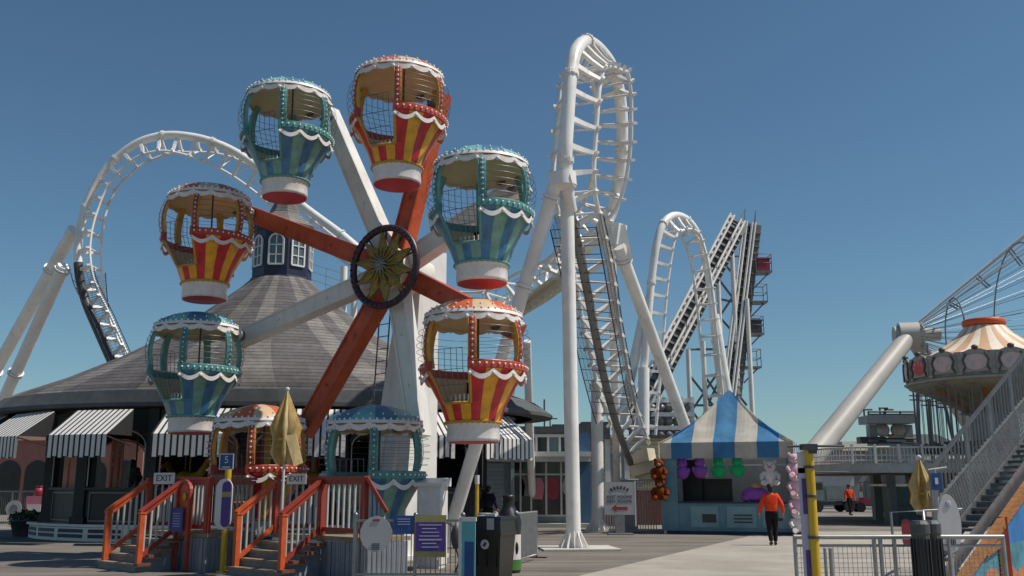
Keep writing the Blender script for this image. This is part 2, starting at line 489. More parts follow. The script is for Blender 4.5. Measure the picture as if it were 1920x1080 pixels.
def frame_pt(c, a, r, d=0.0):
    return c + U * (r * math.cos(a)) + V((0, 0, r * math.sin(a))) + N_ * d
TIPS = []
for k in range(8):
    a = PH - k * PI / 4
    tip = PIV[k] - N_ * 1.62                          # arm end lies straight behind the gondola's pivot
    TIPS.append(tip)
    root = AC + (tip - AC).normalized() * 0.35
    orange = (k % 2 == 0)
    mb = MB()
    d = (tip - AC).normalized()
    end = tip + d * 0.22
    wd = 0.47
    mb.beam(root, end, wd, 0.40, N_, 0, wd * 0.9, 0.34)
    # raised edge ribs along the box girder
    side = d.cross(N_)
    for s in (-1, 1):
        mb.beam(root + side * s * (wd / 2 - 0.03) + N_ * 0.212, end + side * s * (wd * .45 - 0.03) + N_ * 0.182, 0.05, 0.03, N_, 0)
    for q in (0.35, 0.68):
        mb.tube([root.lerp(end, q) + N_ * 0.18, root.lerp(end, q) + N_ * 0.225], 0.035, 8)
    mb.build('arm', 'orange_paint' if orange else 'wheel_white', wheel, wheel_o)
    mb = MB()
    mb.tube([tip - N_ * 0.25, PIV[k] - N_ * 0.98], 0.085, 10)
    mb.tube([tip + N_ * 0.15, tip + N_ * 0.32], 0.17, 12)
    mb.build('axle', 'grey_metal', wheel, wheel_o)
mb = MB()
mb.tube([AC - N_ * 0.9, AC + N_ * 0.42], 0.55, 28)
mb.tube([AC - N_ * 1.6, AC - N_ * 0.85], 0.38, 20)
mb.build('hub_drum', 'wheel_white', wheel, wheel_o)
HC = AC + N_ * 0.62
hx = at(728, 500, HC.y); HC = V((HC.x * .5 + hx.x * .5, HC.y, hx.z))
mb = MB()
mb.tube([frame_pt(HC, 2 * PI * i / 48, 0.97) for i in range(48)], 0.088, 10, closed=True)
for i in range(40):
    mb.tube([frame_pt(HC, 2 * PI * i / 40, 0.97, 0.09), frame_pt(HC, 2 * PI * i / 40, 0.97, 0.13)], 0.022, 6)
for i in range(10):
    a = 2 * PI * (i + .5) / 10
    mb.beam(frame_pt(HC, a, 0.3, -0.05), frame_pt(HC, a, 0.95, -0.03), 0.035, 0.03, N_)
mb.build('hub_ring', 'hub_navy', wheel, wheel_o)
mb = MB()
NP = 10
apex, rim, back = frame_pt(HC, 0, 0, 0.16), [], []
for i in range(NP * 2):
    a = 2 * PI * i / (NP * 2) + PI / 2 + .1
    r = 0.93 if i % 2 == 0 else 0.50
    rim.append(frame_pt(HC, a, r, 0.04)); back.append(frame_pt(HC, a, r, -0.02))
vs = [apex] + rim + back
fs = [(0, 1 + i, 1 + (i + 1) % (2 * NP)) for i in range(2 * NP)]
fs += [(1 + i, 1 + 2 * NP + i, 1 + 2 * NP + (i + 1) % (2 * NP), 1 + (i + 1) % (2 * NP)) for i in range(2 * NP)]
fs += [tuple(range(1 + 2 * NP, 1 + 4 * NP))]
mb.add(vs, fs)
for i in range(20):                                   # scrolled relief between the rays
    a = 2 * PI * i / 20
    mb.tube([frame_pt(HC, a, 0.22, 0.14), frame_pt(HC, a + .06, 0.36, 0.12), frame_pt(HC, a, 0.50, 0.06)], [0.03, 0.028, 0.012], 6)
sm = mb.build('star_medallion', 'gold', wheel, wheel_o)
mb = MB()
for i in range(12):
    a = 2 * PI * i / 12
    mb.tube([frame_pt(HC, a, 0.05, 0.2), frame_pt(HC, a + .25, 0.15, 0.21), frame_pt(HC, a, 0.24, 0.15)], [0.03, 0.035, 0.012], 6)
mb.ball(HC + N_ * 0.2, 0.075, 10, 8)
mb.build('rosette', 'pewter', sm, (0, 0, 0)).location = -wheel_o
# tower: tapered box column with a fin on the viewer's side
def frustum(mb, c0, c1, hw0, hd0, hw1, hd1, ux, uy, m=0):
    vs = []
    for c, a, b in ((c0, hw0, hd0), (c1, hw1, hd1)):
        vs += [c - ux * a - uy * b, c + ux * a - uy * b, c + ux * a + uy * b, c - ux * a + uy * b]
    mb.add(vs, [(3, 2, 1, 0), (4, 5, 6, 7), (0, 1, 5, 4), (1, 2, 6, 5), (2, 3, 7, 6), (3, 0, 4, 7)], m)
TB = V((AC.x, AC.y, 0)) - N_ * 1.0
TT = V((TB.x, TB.y, AC.z + 0.1))
tx = V((math.cos(R(40)), -math.sin(R(40)), 0)); ty = V((math.sin(R(40)), math.cos(R(40)), 0))
mb = MB()
frustum(mb, TB + V((-.45, 0, 0)), TT, 0.80, 0.55, 0.36, 0.32, tx, ty)
frustum(mb, TB + V((-.45, 0, 0)) - ty * .60 + tx * .25, TT - ty * .36 - V((0, 0, 2.2)), 0.08, 0.24, 0.05, 0.03, tx, ty)
frustum(mb, TB + V((-.45, 0, 0)) - ty * .60 - tx * .55, TT - ty * .36 - tx * .2 - V((0, 0, 2.2)), 0.08, 0.24, 0.05, 0.03, tx, ty)
mb.box(TB + V((-.45, 0, 0.05)), (2.0, 1.6, 0.1), rz=R(-40))
mb.box(TT + V((0, 0, .1)), (1.0, 0.9, 0.9), rz=R(-40))
mb.build('tower', 'wheel_white', wheel, wheel_o)
mb = MB()                                             # service ladder beside the tower
L0 = at(690, 1000, TB.y + .6); L0.z = 0.0
L1 = at(722, 585, TB.y + .6)
for s in (-.2, .2):
    mb.tube([L0 + tx * s, L1 + tx * s], 0.022, 6)
for i in range(1, 19):
    p = L0.lerp(L1, i / 19)
    mb.tube([p - tx * .2, p + tx * .2], 0.014, 5)
mb.tube([L0.lerp(L1, .62) - tx * .35, L0.lerp(L1, .62) + tx * .6], 0.02, 5)
mb.build('ladder', 'grey_metal', wheel, wheel_o)

# ---- one gondola of each colouring; local frame: pivot at 0, door towards -Y
def swag(mb, r, z0, drop, wd, a0, a1, cnt, m=0, th=0.015):
    for j in range(cnt):
        b0, b1 = a0 + (a1 - a0) * j / cnt, a0 + (a1 - a0) * (j + 1) / cnt
        K = 8
        outer, inner = [], []
        for i in range(K + 1):
            t = i / K
            a = b0 + (b1 - b0) * t
            zz = z0 - drop * math.sin(PI * t)
            for lst, rr in ((outer, r + th), (inner, r)):
                lst.append((rr * math.sin(a), -rr * math.cos(a), zz + wd / 2))
                lst.append((rr * math.sin(a), -rr * math.cos(a), zz - wd / 2))
        n = len(outer)
        fs = []
        for i in range(K):
            q = 2 * i
            fs += [(q, q + 2, q + 3, q + 1), (n + q, n + q + 1, n + q + 3, n + q + 2), (q, n + q, n + q + 2, q + 2), (q + 1, q + 3, n + q + 3, n + q + 1)]
        mb.add(outer + inner, fs, m, False)
def ptc(r, a, z): return V((r * math.sin(a), -r * math.cos(a), z))
RIBP = [(1.0, -0.06), (1.09, -0.28), (1.135, -0.52), (1.14, -0.76), (1.10, -1.0)]
def gondola(style):
    warm = style == 'warm'
    A, B = ('red', 'yellow') if warm else ('blue_stripe', 'green_stripe')
    band_m, rib_m = ('deep_red', 'mustard') if warm else ('teal', 'teal_rib')
    rA, rB = ('roof_orange', 'roof_cream') if warm else ('roof_teal', 'roof_blue')
    t = thing('balloon_gondola', '', 'gondola')
    DH = R(27)
    sa = lambda i, a: int(math.floor(a / R(18) + 0.5)) % 2
    mb = MB()
    mb.lathe([(0.56, -2.24), (0.70, -1.85)], 40, mf=sa)
    mb.lathe([(0.70, -1.85), (0.885, -1.5), (1.09, -1.19)], 34, a0=DH, a1=2 * PI - DH, mf=sa)
    mb.lathe([(0.53, -2.24), (0.67, -1.85)], 20, m=2)
    mb.lathe([(0.67, -1.85), (0.855, -1.5), (1.06, -1.19)], 30, a0=DH, a1=2 * PI - DH, m=2)
    for s in (-1, 1):                                  # door jambs
        mb.tube([ptc(0.69, s * DH, -1.85), ptc(0.875, s * DH, -1.5), ptc(1.09, s * DH, -1.19)], 0.035, 6, m=3)
    mb.tube([ptc(0.69, -DH + 2 * DH * i / 6, -1.85) for i in range(7)], 0.03, 6, m=3)
    mb.build('basket', [A, B, 'cream_in', rib_m], t)
    mb = MB()
    mb.lathe([(0.02, -1.97), (0.64, -1.97)], 24)
    mb.build('basket_floor', 'dark_grey', t)
    mb = MB()
    mb.lathe([(1.06, -1.19), (1.125, -1.19), (1.135, -1.175), (1.135, -1.035), (1.125, -1.02), (1.06, -1.02), (1.06, -1.19)], 38, a0=DH, a1=2 * PI - DH, smooth=False)
    for s in (-1, 1):
        mb.beam(ptc(1.02, s * DH, -1.1), ptc(1.16, s * DH, -1.1), 0.07, 0.22)
    mb.build('rim_band', band_m, t)
    mb = MB()
    swag(mb, 1.105, -1.24, 0.13, 0.10, DH, 2 * PI - DH, 12)
    for j in range(13):
        mb.ball(ptc(1.12, DH + (2 * PI - 2 * DH) * j / 12, -1.29), 0.04, 6, 5)
    mb.build('basket_trim', 'trim_white', t)
    mb = MB()
    swag(mb, 1.035, -0.07, 0.07, 0.11, 0, 2 * PI, 15)
    for j in range(15):
        mb.ball(ptc(1.055, 2 * PI * j / 15, -0.13), 0.045, 6, 5)
    mb.build('eave_trim', 'trim_white', t)
    mb = MB()
    mb.lathe([(0.50, -2.60), (0.545, -2.62), (0.555, -2.55), (0.545, -2.30), (0.58, -2.25), (0.60, -2.22), (0.55, -2.20)], 36)
    mb.build('skirt', 'trim_white', t)
    mb = MB()
    mb.lathe([(0.0, -2.632), (0.515, -2.632), (0.53, -2.61)], 36, smooth=False)
    mb.build('base_plate', 'base_red', t)
    mb = MB()
    mb.tube([ptc(0.585, 2 * PI * j / 120, -2.225) for j in range(120)], [0.022 + 0.016 * abs(math.sin(PI * j / 4)) for j in range(120)], 6, closed=True)
    mb.build('bead_ring', rib_m, t)
    for j in range(6):                                  # six curved posts
        a = R(30 + 60 * j)
        mb = MB()
        for i in range(len(RIBP) - 1):
            (r0, z0), (r1, z1) = RIBP[i], RIBP[i + 1]
            hw = 0.088
            vs = []
            for (r, z) in ((r0, z0), (r1, z1)):
                for dr, s in ((0, -1), (0, 1), (-.075, 1), (-.075, -1)):
                    c = ptc(r + dr, a, z); tq = V((math.cos(a), math.sin(a), 0))
                    vs.append(c + tq * s * hw)
            mb.add(vs, [(0, 1, 5, 4), (1, 2, 6, 5), (2, 3, 7, 6), (3, 0, 4, 7)])
            # darker channel that carries the bulbs
            vs2 = []
            for (r, z) in ((r0, z0), (r1, z1)):
                for dr, s in ((.004, -1), (.004, 1), (.018, .8), (.018, -.8)):
                    c = ptc(r + dr, a, z); tq = V((math.cos(a), math.sin(a), 0))
                    vs2.append(c + tq * s * .062)
            mb.add(vs2, [(0, 1, 5, 4), (1, 2, 6, 5), (2, 3, 7, 6), (3, 0, 4, 7)], 1)
        mb.build('post', [rib_m, band_m], t)
    # roof: ribbed dome, cream lining
    mb = MB()
    dome = [(1.06, -0.03), (1.04, 0.04), (0.9, 0.17), (0.66, 0.29), (0.36, 0.38), (0.10, 0.42), (0.0, 0.43)]
    mb.lathe(dome, 48, mf=lambda i, a: (2 if i == 0 else int(math.floor(a / (2 * PI / 12))) % 2))
    mb.build('roof', [rA, rB, 'trim_white'], t)
    mb = MB()
    lin = [(1.05, -0.06), (1.0, -0.14), (0.93, -0.02), (0.75, 0.10), (0.42, 0.2), (0.0, 0.25)]
    mb.lathe(lin, 40)
    mb.build('ceiling', 'cream_in', t)
    # bulbs
    mb = MB()
    for j in range(44):
        a = DH + (2 * PI - 2 * DH) * (j + .5) / 44
        mb.ball(ptc(1.15, a, -1.1), 0.026, 6, 4)
    for j in range(6):
        a = R(30 + 60 * j)
        for i in range(9):
            q = i / 8 * (len(RIBP) - 1) * .98 + .01
            k = min(int(q), len(RIBP) - 2); f = q - k
            r = RIBP[k][0] * (1 - f) + RIBP[k + 1][0] * f; z = RIBP[k][1] * (1 - f) + RIBP[k + 1][1] * f
            mb.ball(ptc(r + .03, a, z), 0.027, 6, 4)
    for j in range(44):
        mb.ball(ptc(1.03, 2 * PI * j / 44, 0.06), 0.026, 6, 4)
        if j % 2: mb.ball(ptc(0.92, 2 * PI * j / 44, 0.17), 0.022, 6, 4)
    tag(mb.build('bulb_string', 'bulb', t), kind='stuff')
    # wire guards, gate, seats, pole
    mb = MB()
    for z, r in ((-.32, 1.165), (-.46, 1.2), (-.6, 1.21), (-.74, 1.2), (-.88, 1.17)):
        mb.tube([ptc(r, DH + (2 * PI - 2 * DH) * i / 40, z) for i in range(41)], 0.0055, 4)
    for j in range(6):
        a = R(30 + 60 * j)
        mb.tube([ptc(1.1, a, -.12), ptc(1.19, a, -.4), ptc(1.215, a, -.62), ptc(1.19, a, -.85), ptc(1.14, a, -1.0)], 0.006, 4)
    mb.build('wire_guard', 'wire', t)
    mb = MB()
    gx = [-.36, -.22, -.07, .08, .22, .36]
    for x in gx:
        mb.tube([(x * .8, -.72, -1.8), (x, -1.0, -1.2), (x, -1.03, -.78)], 0.007, 4)
    for z, y, k in ((-1.8, -.72, .8), (-1.5, -.86, .9), (-1.2, -1.0, 1), (-.78, -1.03, 1)):
        mb.tube([(-.36 * k, y, z), (.36 * k, y, z)], 0.008, 4)
    mb.build('gate', 'wire', t)
    mb = MB()
    mb.box((0, .36, -1.74), (0.95, 0.34, 0.07))
    mb.box((0, .52, -1.5), (0.95, 0.05, 0.42))
    mb.box((0, -.30, -1.80), (0.60, 0.2, 0.05))
    for s in (-1, 1): mb.box((.44 * s, .36, -1.88), (0.05, 0.3, 0.2))
    mb.build('seat', 'black', t)
    mb = MB()
    for i in range(6): mb.box((-.26 + i * .104, -.44, -1.75), (0.035, 0.025, 0.2))
    mb.build('seat_slats', 'trim_white', t)
    mb = MB()
    mb.tube([(.12, 0, -1.96), (.12, 0, 0.22)], 0.022, 8)
    mb.build('centre_pole', 'dark_grey', t)
    mb = MB()
    mb.tube([(0, .93, .02), (0, 1.10, .02)], .15, 14)
    mb.build('hanger', 'grey_metal', t)
    return t
WH = ['left of the hub', '', '', '', '', '', '', '']
LAB = ['orange and yellow balloon gondola left of the cupola, between two teal ones',
       'teal balloon gondola at the upper left, its base just above the cupola roof',
       'orange and yellow balloon gondola at the very top of the wheel',
       'teal balloon gondola at the upper right, beside the tall white coaster loop',
       'red and yellow balloon gondola at the right, just above the leaning white pillar',
       'teal balloon gondola at the bottom of the wheel, behind the white picket landing',
       'orange balloon gondola at the bottom of the wheel, behind the closed tan umbrella',
       'teal balloon gondola at the lower left, in front of the shingled roof']
proto = {}
for k in range(8):
    st = 'warm' if k % 2 == 0 else 'cool'
    if st not in proto:
        g = proto[st] = gondola(st)
    else:
        g = copytree(proto[st])
    g.location = PIV[k]
    g.rotation_euler = (0, R(-1.0 + 0.5 * (k % 3)), R(-26 + 2 * ((k * 3) % 4 - 1.5)))
    g['label'] = LAB[k]
    g['group'] = 'balloon gondolas on the wheel'

# ------------------------------------------------------------------ roller coaster: cobra roll, far loop, two lift hills
def track(root, o, ctrl, r0, gauge, tie_step, white='coaster_white', dark=None, per=8, rail_r=0.07):
    """ctrl: (px, py, Y, (ox, oy, oz)) spine points with the offset from spine to the middle of the rails"""
    P = [V((*at(c[0], c[1], c[2]), )) for c in ctrl]
    O = [V(c[3]) for c in ctrl]
    sp_, of_ = catmull(P, per), catmull(O, per)
    side = []
    for i in range(len(sp_)):
        t = (sp_[min(i + 1, len(sp_) - 1)] - sp_[max(i - 1, 0)]).normalized()
        of_[i] = of_[i] - t * of_[i].dot(t)
        s = t.cross(of_[i]).normalized()
        side.append(s)
    n = len(sp_)
    cuts = dark or []
    def isdark(i): return any(c[0] <= i / per <= c[1] for c in cuts)
    def cut(i): return next((c for c in cuts if c[0] <= i / per <= c[1]), (0, 0, 1, white))
    # spine, split where it turns darker and changes thickness
    runs, cur = [], [0]
    for i in range(1, n):
        if isdark(i) != isdark(cur[-1]):
            cur.append(i); runs.append(cur); cur = [i]
        else: cur.append(i)
    runs.append(cur)
    for rn in runs:
        if len(rn) < 2: continue
        d = isdark(rn[0])
        mb = MB(); mb.tube([sp_[i] for i in rn], r0 * cut(rn[0])[2], 14)
        mb.build('spine', cut(rn[0])[3], root, o)
    for s in (-1, 1):
        mb = MB(); mb.tube([sp_[i] + of_[i] + side[i] * s * gauge / 2 for i in range(n)], rail_r, 8)
        mb.build('rail', white, root, o)
    # cross ties: the nearest 100 are parts of their own, the rest one part
    acc, idx = 0.0, []
    for i in range(1, n):
        acc += (sp_[i] - sp_[i - 1]).length
        if acc >= (tie_step(i / per) if callable(tie_step) else tie_step):
            acc = 0
            idx.append(i)
    near = set(sorted(idx, key=lambda i: sp_[i].y)[:100])
    far = MB()
    for i in idx:
        mb = MB() if i in near else far
        t = (sp_[i] - sp_[i - 1]).normalized()
        on = of_[i].normalized()
        base = sp_[i] + on * r0 * .7
        for s in (-1, 1):
            e = sp_[i] + of_[i] + side[i] * s * gauge / 2
            mid = base.lerp(e, .55) - on * .05
            mb.beam(base + side[i] * s * r0 * .5, mid, 0.13, 0.17, t, 0, .12, .15)
            mb.beam(mid, e + side[i] * s * .06, 0.12, 0.15, t, 0, .08, .11)
            mb.beam(e + side[i] * s * .04 - on * .02, e + side[i] * s * .15 - on * .15, .11, .11, t, 0, .08, .08)
        mb.tube([sp_[i] + of_[i] * .93 - side[i] * gauge * .5, sp_[i] + of_[i] * .93 + side[i] * gauge * .5], .04, 6)
        if i in near: mb.build('cross_tie', white, root, o)
    if far.v: tag(far.build('cross_ties', white, root, o), kind='stuff')
    # bolted splice collars along the spine
    mb = MB()
    for i in range(per, n - 1, per * 2):
        if isdark(i): continue
        t = (sp_[i + 1] - sp_[i]).normalized()
        mb.tube([sp_[i] - t * .05, sp_[i] + t * .05], r0 * 1.22, 16)
        for k in range(10):
            u = t.orthogonal().normalized(); v = t.cross(u)
            c = sp_[i] + (u * math.cos(2 * PI * k / 10) + v * math.sin(2 * PI * k / 10)) * r0 * 1.14
            mb.tube([c - t * .09, c + t * .09], .022, 5)
    tag(mb.build('splice_collars', white, root, o), kind='stuff')
    return sp_, of_, side
def net(root, o, S, O, D, i0, i1, gauge, ext=0.18):
    """black safety net hung round both sides of the track"""
    mb = MB()
    def corner(i, s, q): return S[i] + O[i] * q + D[i] * s * (gauge / 2 + ext)
    for s in (-1, 1):
        for q in (-.15, .3, .75, 1.2):
            rr = 0.022 if q in (-.15, 1.2) else 0.007
            mb.tube([corner(i, s, q) for i in range(i0, i1 + 1)], rr, 4)
    for i in range(i0, i1):
        for f in (0, .5):
            for s in (-1, 1):
                a = corner(i, s, -.15).lerp(corner(i + 1, s, -.15), f); b = corner(i, s, 1.2).lerp(corner(i + 1, s, 1.2), f)
                mb.tube([a, b], 0.007 if f else 0.009, 4)
        a, b = corner(i, -1, -.15), corner(i, 1, -.15)
        if i % 2 == 0: mb.tube([a, b], 0.014, 4)
    mb.build('safety_net', 'net', root, o)
def pillar(root, o, a, b, r, m='coaster_white', name='support_pillar', foot=False, flange=()):
    mb = MB()
    a, b = V(a), V(b)
    mb.tube([a, b], r, 18)
    for f in flange:
        p = a.lerp(b, f); d = (b - a).normalized()
        mb.tube([p - d * .10, p - d * .03], r * 1.32, 18); mb.tube([p + d * .03, p + d * .10], r * 1.32, 18)
    if foot:
        for i in range(12):
            t = 2 * PI * i / 12
            c = V((a.x, a.y, 0.0)); dv = V((math.cos(t), math.sin(t), 0))
            tq = V((-dv.y, dv.x, 0)) * .012
            mb.prism([c + dv * r * .95 + tq + V((0, 0, .05)), c + dv * (r * 2.0) + tq + V((0, 0, .05)), c + dv * (r * 2.0) + tq + V((0, 0, .11)), c + dv * r * .95 + tq + V((0, 0, .5))], tq * -2)
        mb.tube([(a.x, a.y, 0.0), (a.x, a.y, 0.05)], r * 2.35, 20)
    return mb.build(name, m, root, o)

co = V((4.0, 30, 0))
coaster = thing('roller_coaster', 'white tubular roller coaster with a left arch and a tall loop joined behind the carousel', 'roller coaster', co)
ctl = [(222, 705, 46, (.75, .2, .1)), (186, 625, 46.5, (.80, .2, .0)), (159, 560, 47, (.85, .1, -.05)), (147, 500, 47, (.88, 0, 0)), (148, 445, 47, (.88, 0, -.1)),
       (161, 388, 47, (.75, .1, -.35)), (184, 338, 47, (.6, .1, -.55)), (217, 298, 47, (.5, .1, -.7)), (258, 268, 47, (.3, .1, -.85)), (305, 254, 47, (.1, .2, -.85)),
       (350, 255, 47, (-.1, .35, -.8)), (398, 266, 47, (-.2, .6, -.65)), (448, 289, 47, (-.3, .8, -.5)), (505, 330, 46.5, (-.3, .8, -.45)), (565, 384, 46, (-.3, .6, -.5)),
       (640, 440, 45, (-.3, .5, -.5)), (700, 492, 44, (-.2, .5, -.1)), (775, 555, 42, (0, .5, .5)), (850, 590, 40.5, (0, .3, .85)), (930, 592, 39, (-.1, .2, .9)), (1000, 555, 37, (-.2, .1, .9)),
       (1052, 516, 35.5, (-.5, -.2, .7)), (1097, 470, 34, (-.6, -.5, .5)), (1134, 425, 33, (-.6, -.75, .3)), (1156, 365, 32.3, (-.45, -.85, 0)), (1166, 280, 31.8, (-.4, -.9, 0)),
       (1164, 195, 31.3, (-.4, -.9, 0)), (1150, 132, 30.5, (-.35, -.8, -.3)), (1126, 95, 29.4, (-.1, -.3, -.85)), (1100, 78, 28.2, (.15, .3, -.85)), (1080, 95, 27.2, (.35, .8, -.3)),
       (1070, 140, 26.8, (.35, .85, 0)), (1064, 220, 26.6, (.32, .9, 0)), (1060, 300, 26.6, (.3, .9, 0)), (1064, 365, 27, (.3, .88, .1)), (1076, 425, 27.7, (.3, .85, .2)), (1090, 490, 28.6, (.3, .8, .3)),
       (1104, 560, 29.8, (.3, .75, .4)), (1117, 630, 31.5, (.25, .7, .5)), (1133, 710, 33.5, (.25, .6, .6)), (1154, 790, 36, (.2, .5, .7)), (1182, 868, 38.8, (.2, .4, .8))]
S, O_, D_ = track(coaster, co, ctl, 0.208, 1.25, lambda q: .88 if q < 14 else (1.6 if q < 21 else (.52 if q < 30 else .80)), dark=[(0, 3, 1.06, 'dark_grey'), (34.5, 40.9, .66, 'dark_spine')])
net(coaster, co, S, O_, D_, 0, 22, 1.05)
net(coaster, co, S, O_, D_, 35 * 8, 40 * 8, 1.05)
b1 = gd(1076, 1030)
pillar(coaster, co, b1, at(1062, 325, b1.y + .05), 0.205, foot=True, flange=(.975,))
b2 = gd(1121, 998)
pillar(coaster, co, b2, at(1119, 722, b2.y), 0.235, foot=True, flange=(.99,))
b3 = gd(836, 1020)
pillar(coaster, co, b3, at(1041, 345, 26.75), 0.205, flange=(.96, .72))
pillar(coaster, co, (8.9, 41.8, 0), at(1160, 462, 32.2), 0.225, flange=(.96,))
pillar(coaster, co, gd(1160, 992), at(1146, 452, 33.5), 0.16, flange=(.97,))
pillar(coaster, co, gd(-160, 966), at(139, 430, 47.4), 0.32, flange=(.88, .55))
pillar(coaster, co, gd(-93, 972), at(120, 498, 46.6), 0.30, flange=(.985, .6))
pillar(coaster, co, at(930, 860, 44) * 1.0, at(976, 652, 39.5), 0.19)
pillar(coaster, co, V((at(999, 860, 44).x, 44, 0)), at(988, 640, 38.8), 0.17)
pillar(coaster, co, V((at(646, 700, 45.5).x, 45.5, 0)), at(645, 500, 45.3), 0.17)
pillar(coaster, co, V((at(668, 700, 45.0).x, 45.0, 0)), at(664, 525, 44.9), 0.15)
mb = MB()                                            # junction block of the A-frame beside the loop
mb.beam(at(1120, 440, 33), at(1166, 440, 32.3), .5, .75, (0, 0, 1)); mb.beam(at(1157, 425, 32.4), at(1172, 488, 32.5), .5, .45, (0, 1, 0))
mb.build('junction_block', 'coaster_white', coaster, co)
mb = MB()                                            # collar that joins the pillars and the loop
mb.tube([at(1056, 350, 26.75), at(1054, 326, 26.75)], .40, 20); mb.tube([at(1042, 345, 26.8), at(1075, 335, 26.6)], .25, 14)
mb.build('collar', 'coaster_white', coaster, co)
for (px, py) in ((1195, 868), (1212, 882), (1222, 860), (1205, 892)):  # boxed run-out beams at the foot of the track
    pass
for k, (p, q, w_, h_) in enumerate([((1180, 862), (1222, 852), .55, .5), ((1190, 884), (1236, 872), .55, .45), ((1198, 900), (1240, 892), .4, .35)]):
    mb = MB(); mb.beam(at(*p, 39.6), at(*q, 38.9), w_, h_); mb.build('brake_beam', 'cream_box', coaster, co)
mb = MB()                                            # walkway slung under the crossing
wq = [at(870, 612, 40), at(935, 606, 39), at(1000, 566, 37), at(1060, 520, 35.2)]
for a, b in zip(wq[:-1], wq[1:]):
    mb.beam(a, b, 1.5, .10, (0, -.35, .94)); mb.beam(a + V((0, -.7, -.16)), b + V((0, -.7, -.16)), .10, .22)
    for f in (.1, .3, .5, .7, .9): mb.ball(a.lerp(b, f) + V((0, -.72, -.34)), .10, 6, 5)
mb.build('walkway', 'cream_box', coaster, co)
# handrails of the walkway on the crossing, left and right of the wheel
wk = [at(585, 495, 47), at(640, 512, 46), at(720, 560, 45)] + [at(880, 545, 40.8), at(930, 545, 39.6), at(985, 515, 38), at(1040, 480, 36.5)]
for pts_ in (wk[:3], wk[3:]):
    mb = MB()
    for a, b in zip(pts_[:-1], pts_[1:]):
        for h in (0, -.4, -.8): mb.tube([a + V((0, 0, h)), b + V((0, 0, h))], .015, 4)
        for f in (0, .5, 1): mb.tube([a.lerp(b, f), a.lerp(b, f) + V((0, 0, -1))], .018, 4)
    mb.build('walkway_rail', 'galv', coaster, co)
mb = MB()
mb.box((b1.x + .1, b1.y + .1, 0.03), (2.1, 1.9, 0.04), rz=.1)
tag(mb.build('concrete_footing', 'concrete_pad'), 'pale concrete slab round the foot of the nearest white pillar', 'footing')

# far vertical loop
lo = V((8.0, 50, 0))
loop = thing('coaster_loop', 'smaller white vertical loop of track farther away, crossing the lift hills', 'coaster loop', lo)
ctl2 = [(1196, 830, 48.5, (.5, .6, 0)), (1205, 720, 48.3, (.5, .6, 0)), (1213, 620, 48, (.5, .6, 0)), (1221, 530, 48, (.5, .6, 0)), (1231, 458, 48, (.5, .6, -.1)), (1244, 419, 48.3, (.35, .5, -.5)),
        (1264, 404, 49, (.1, .2, -.8)), (1288, 412, 50, (-.2, -.3, -.7)), (1308, 440, 50.8, (-.5, -.6, -.2)), (1323, 490, 51.3, (-.5, -.6, 0)), (1334, 560, 51.6, (-.5, -.6, 0)), (1342, 640, 52, (-.5, -.6, 0)), (1352, 740, 52.5, (-.5, -.6, 0)), (1360, 830, 53, (-.5, -.6, .1))]
track(loop, lo, ctl2, 0.20, 1.0, .8, rail_r=.075)
pillar(loop, lo, V((at(1150, 800, 49).x - .8, 49, 0)), at(1214, 560, 48.3), 0.26)
pillar(loop, lo, V((at(1202, 800, 47.6).x, 47.6, 0)), at(1207, 690, 47.9), 0.28)
pillar(loop, lo, V((at(1395, 800, 52).x, 52, 0)), at(1340, 590, 51.7), 0.24)

# lift hills
def lift(name, label, p, q, wd, plats=None, dk=False, rails=(0.0, 1.0)):
    o = V((p.x, p.y, 0))
    root = thing(name, label, 'lift hill', o)
    d = (q - p).normalized()
    s = d.cross(V((0, 1, 0))).normalized() * -1          # across the track
    if s.x < 0: s = -s
    up = s.cross(d).normalized()
    if up.y > 0: up = -up
    mb = MB()
    for f in (0.12, .88):
        mb.beam(p + s * wd * f, q + s * wd * f, .16, .30, up)
    mb.build('track_beam', 'coaster_white', root, o)
    for f in (0.0, .26, .74, 1.0):
        mb = MB(); mb.tube([p + s * wd * f + up * .25, q + s * wd * f + up * .25], .075, 8); mb.build('rail', 'coaster_white', root, o)
    n = int((q - p).length / .5)
    mb = MB()
    for i in range(n):
        c = p.lerp(q, (i + .5) / n) + up * .12
        mb.beam(c, c + s * wd, .22, .12, d)
    mb.build('ladder_rungs', 'catwalk', root, o)
    mb = MB(); mb.beam(p + s * wd * .5 - up * .06, q + s * wd * .5 - up * .06, wd * .72, .05, up); mb.build('track_bed', 'grey_metal' if dk else 'galv', root, o)
    mb = MB()
    cw = .42 if dk else .26
    c0 = wd + .05
    mb.beam(p + s * (c0 + cw / 2) - up * .1, q + s * (c0 + cw / 2) - up * .1, cw, .08, up)
    for i in range(int((q - p).length / .45)):
        c = p.lerp(q, i / ((q - p).length / .45)) + s * c0
        mb.beam(c, c + s * cw, .1, .10, d)
    mb.build('catwalk', 'catwalk', root, o)
    mb = MB()
    for h in (.4, .75):
        mb.tube([p + s * c0 + up * h * .3 + V((0, 0, h)), q + s * c0 + up * h * .3 + V((0, 0, h))], .022, 4)
    m_ = int((q - p).length / 2.0)
    for i in range(m_ + 1):
        c = p.lerp(q, i / m_) + s * c0
        mb.tube([c, c + up * .25 + V((0, 0, .8))], .022, 4)
    mb.build('handrail', 'grey_metal', root, o)
    return root, o, s, up
pA, qA = at(1160, 795, 51), at(1367, 404, 56)
la, lao, ls, lu = lift('lift_hill', 'sloping lift hill of paired white rails climbing right behind the far loop', pA, qA, .98)
pB, qB = at(1347, 790, 57), at(1393, 416, 58)
lb, lbo, ls2, lu2 = lift('lift_hill', 'steep lift hill with dark catwalk and small side platforms, right of the far loop', pB, qB, .72, dk=True)
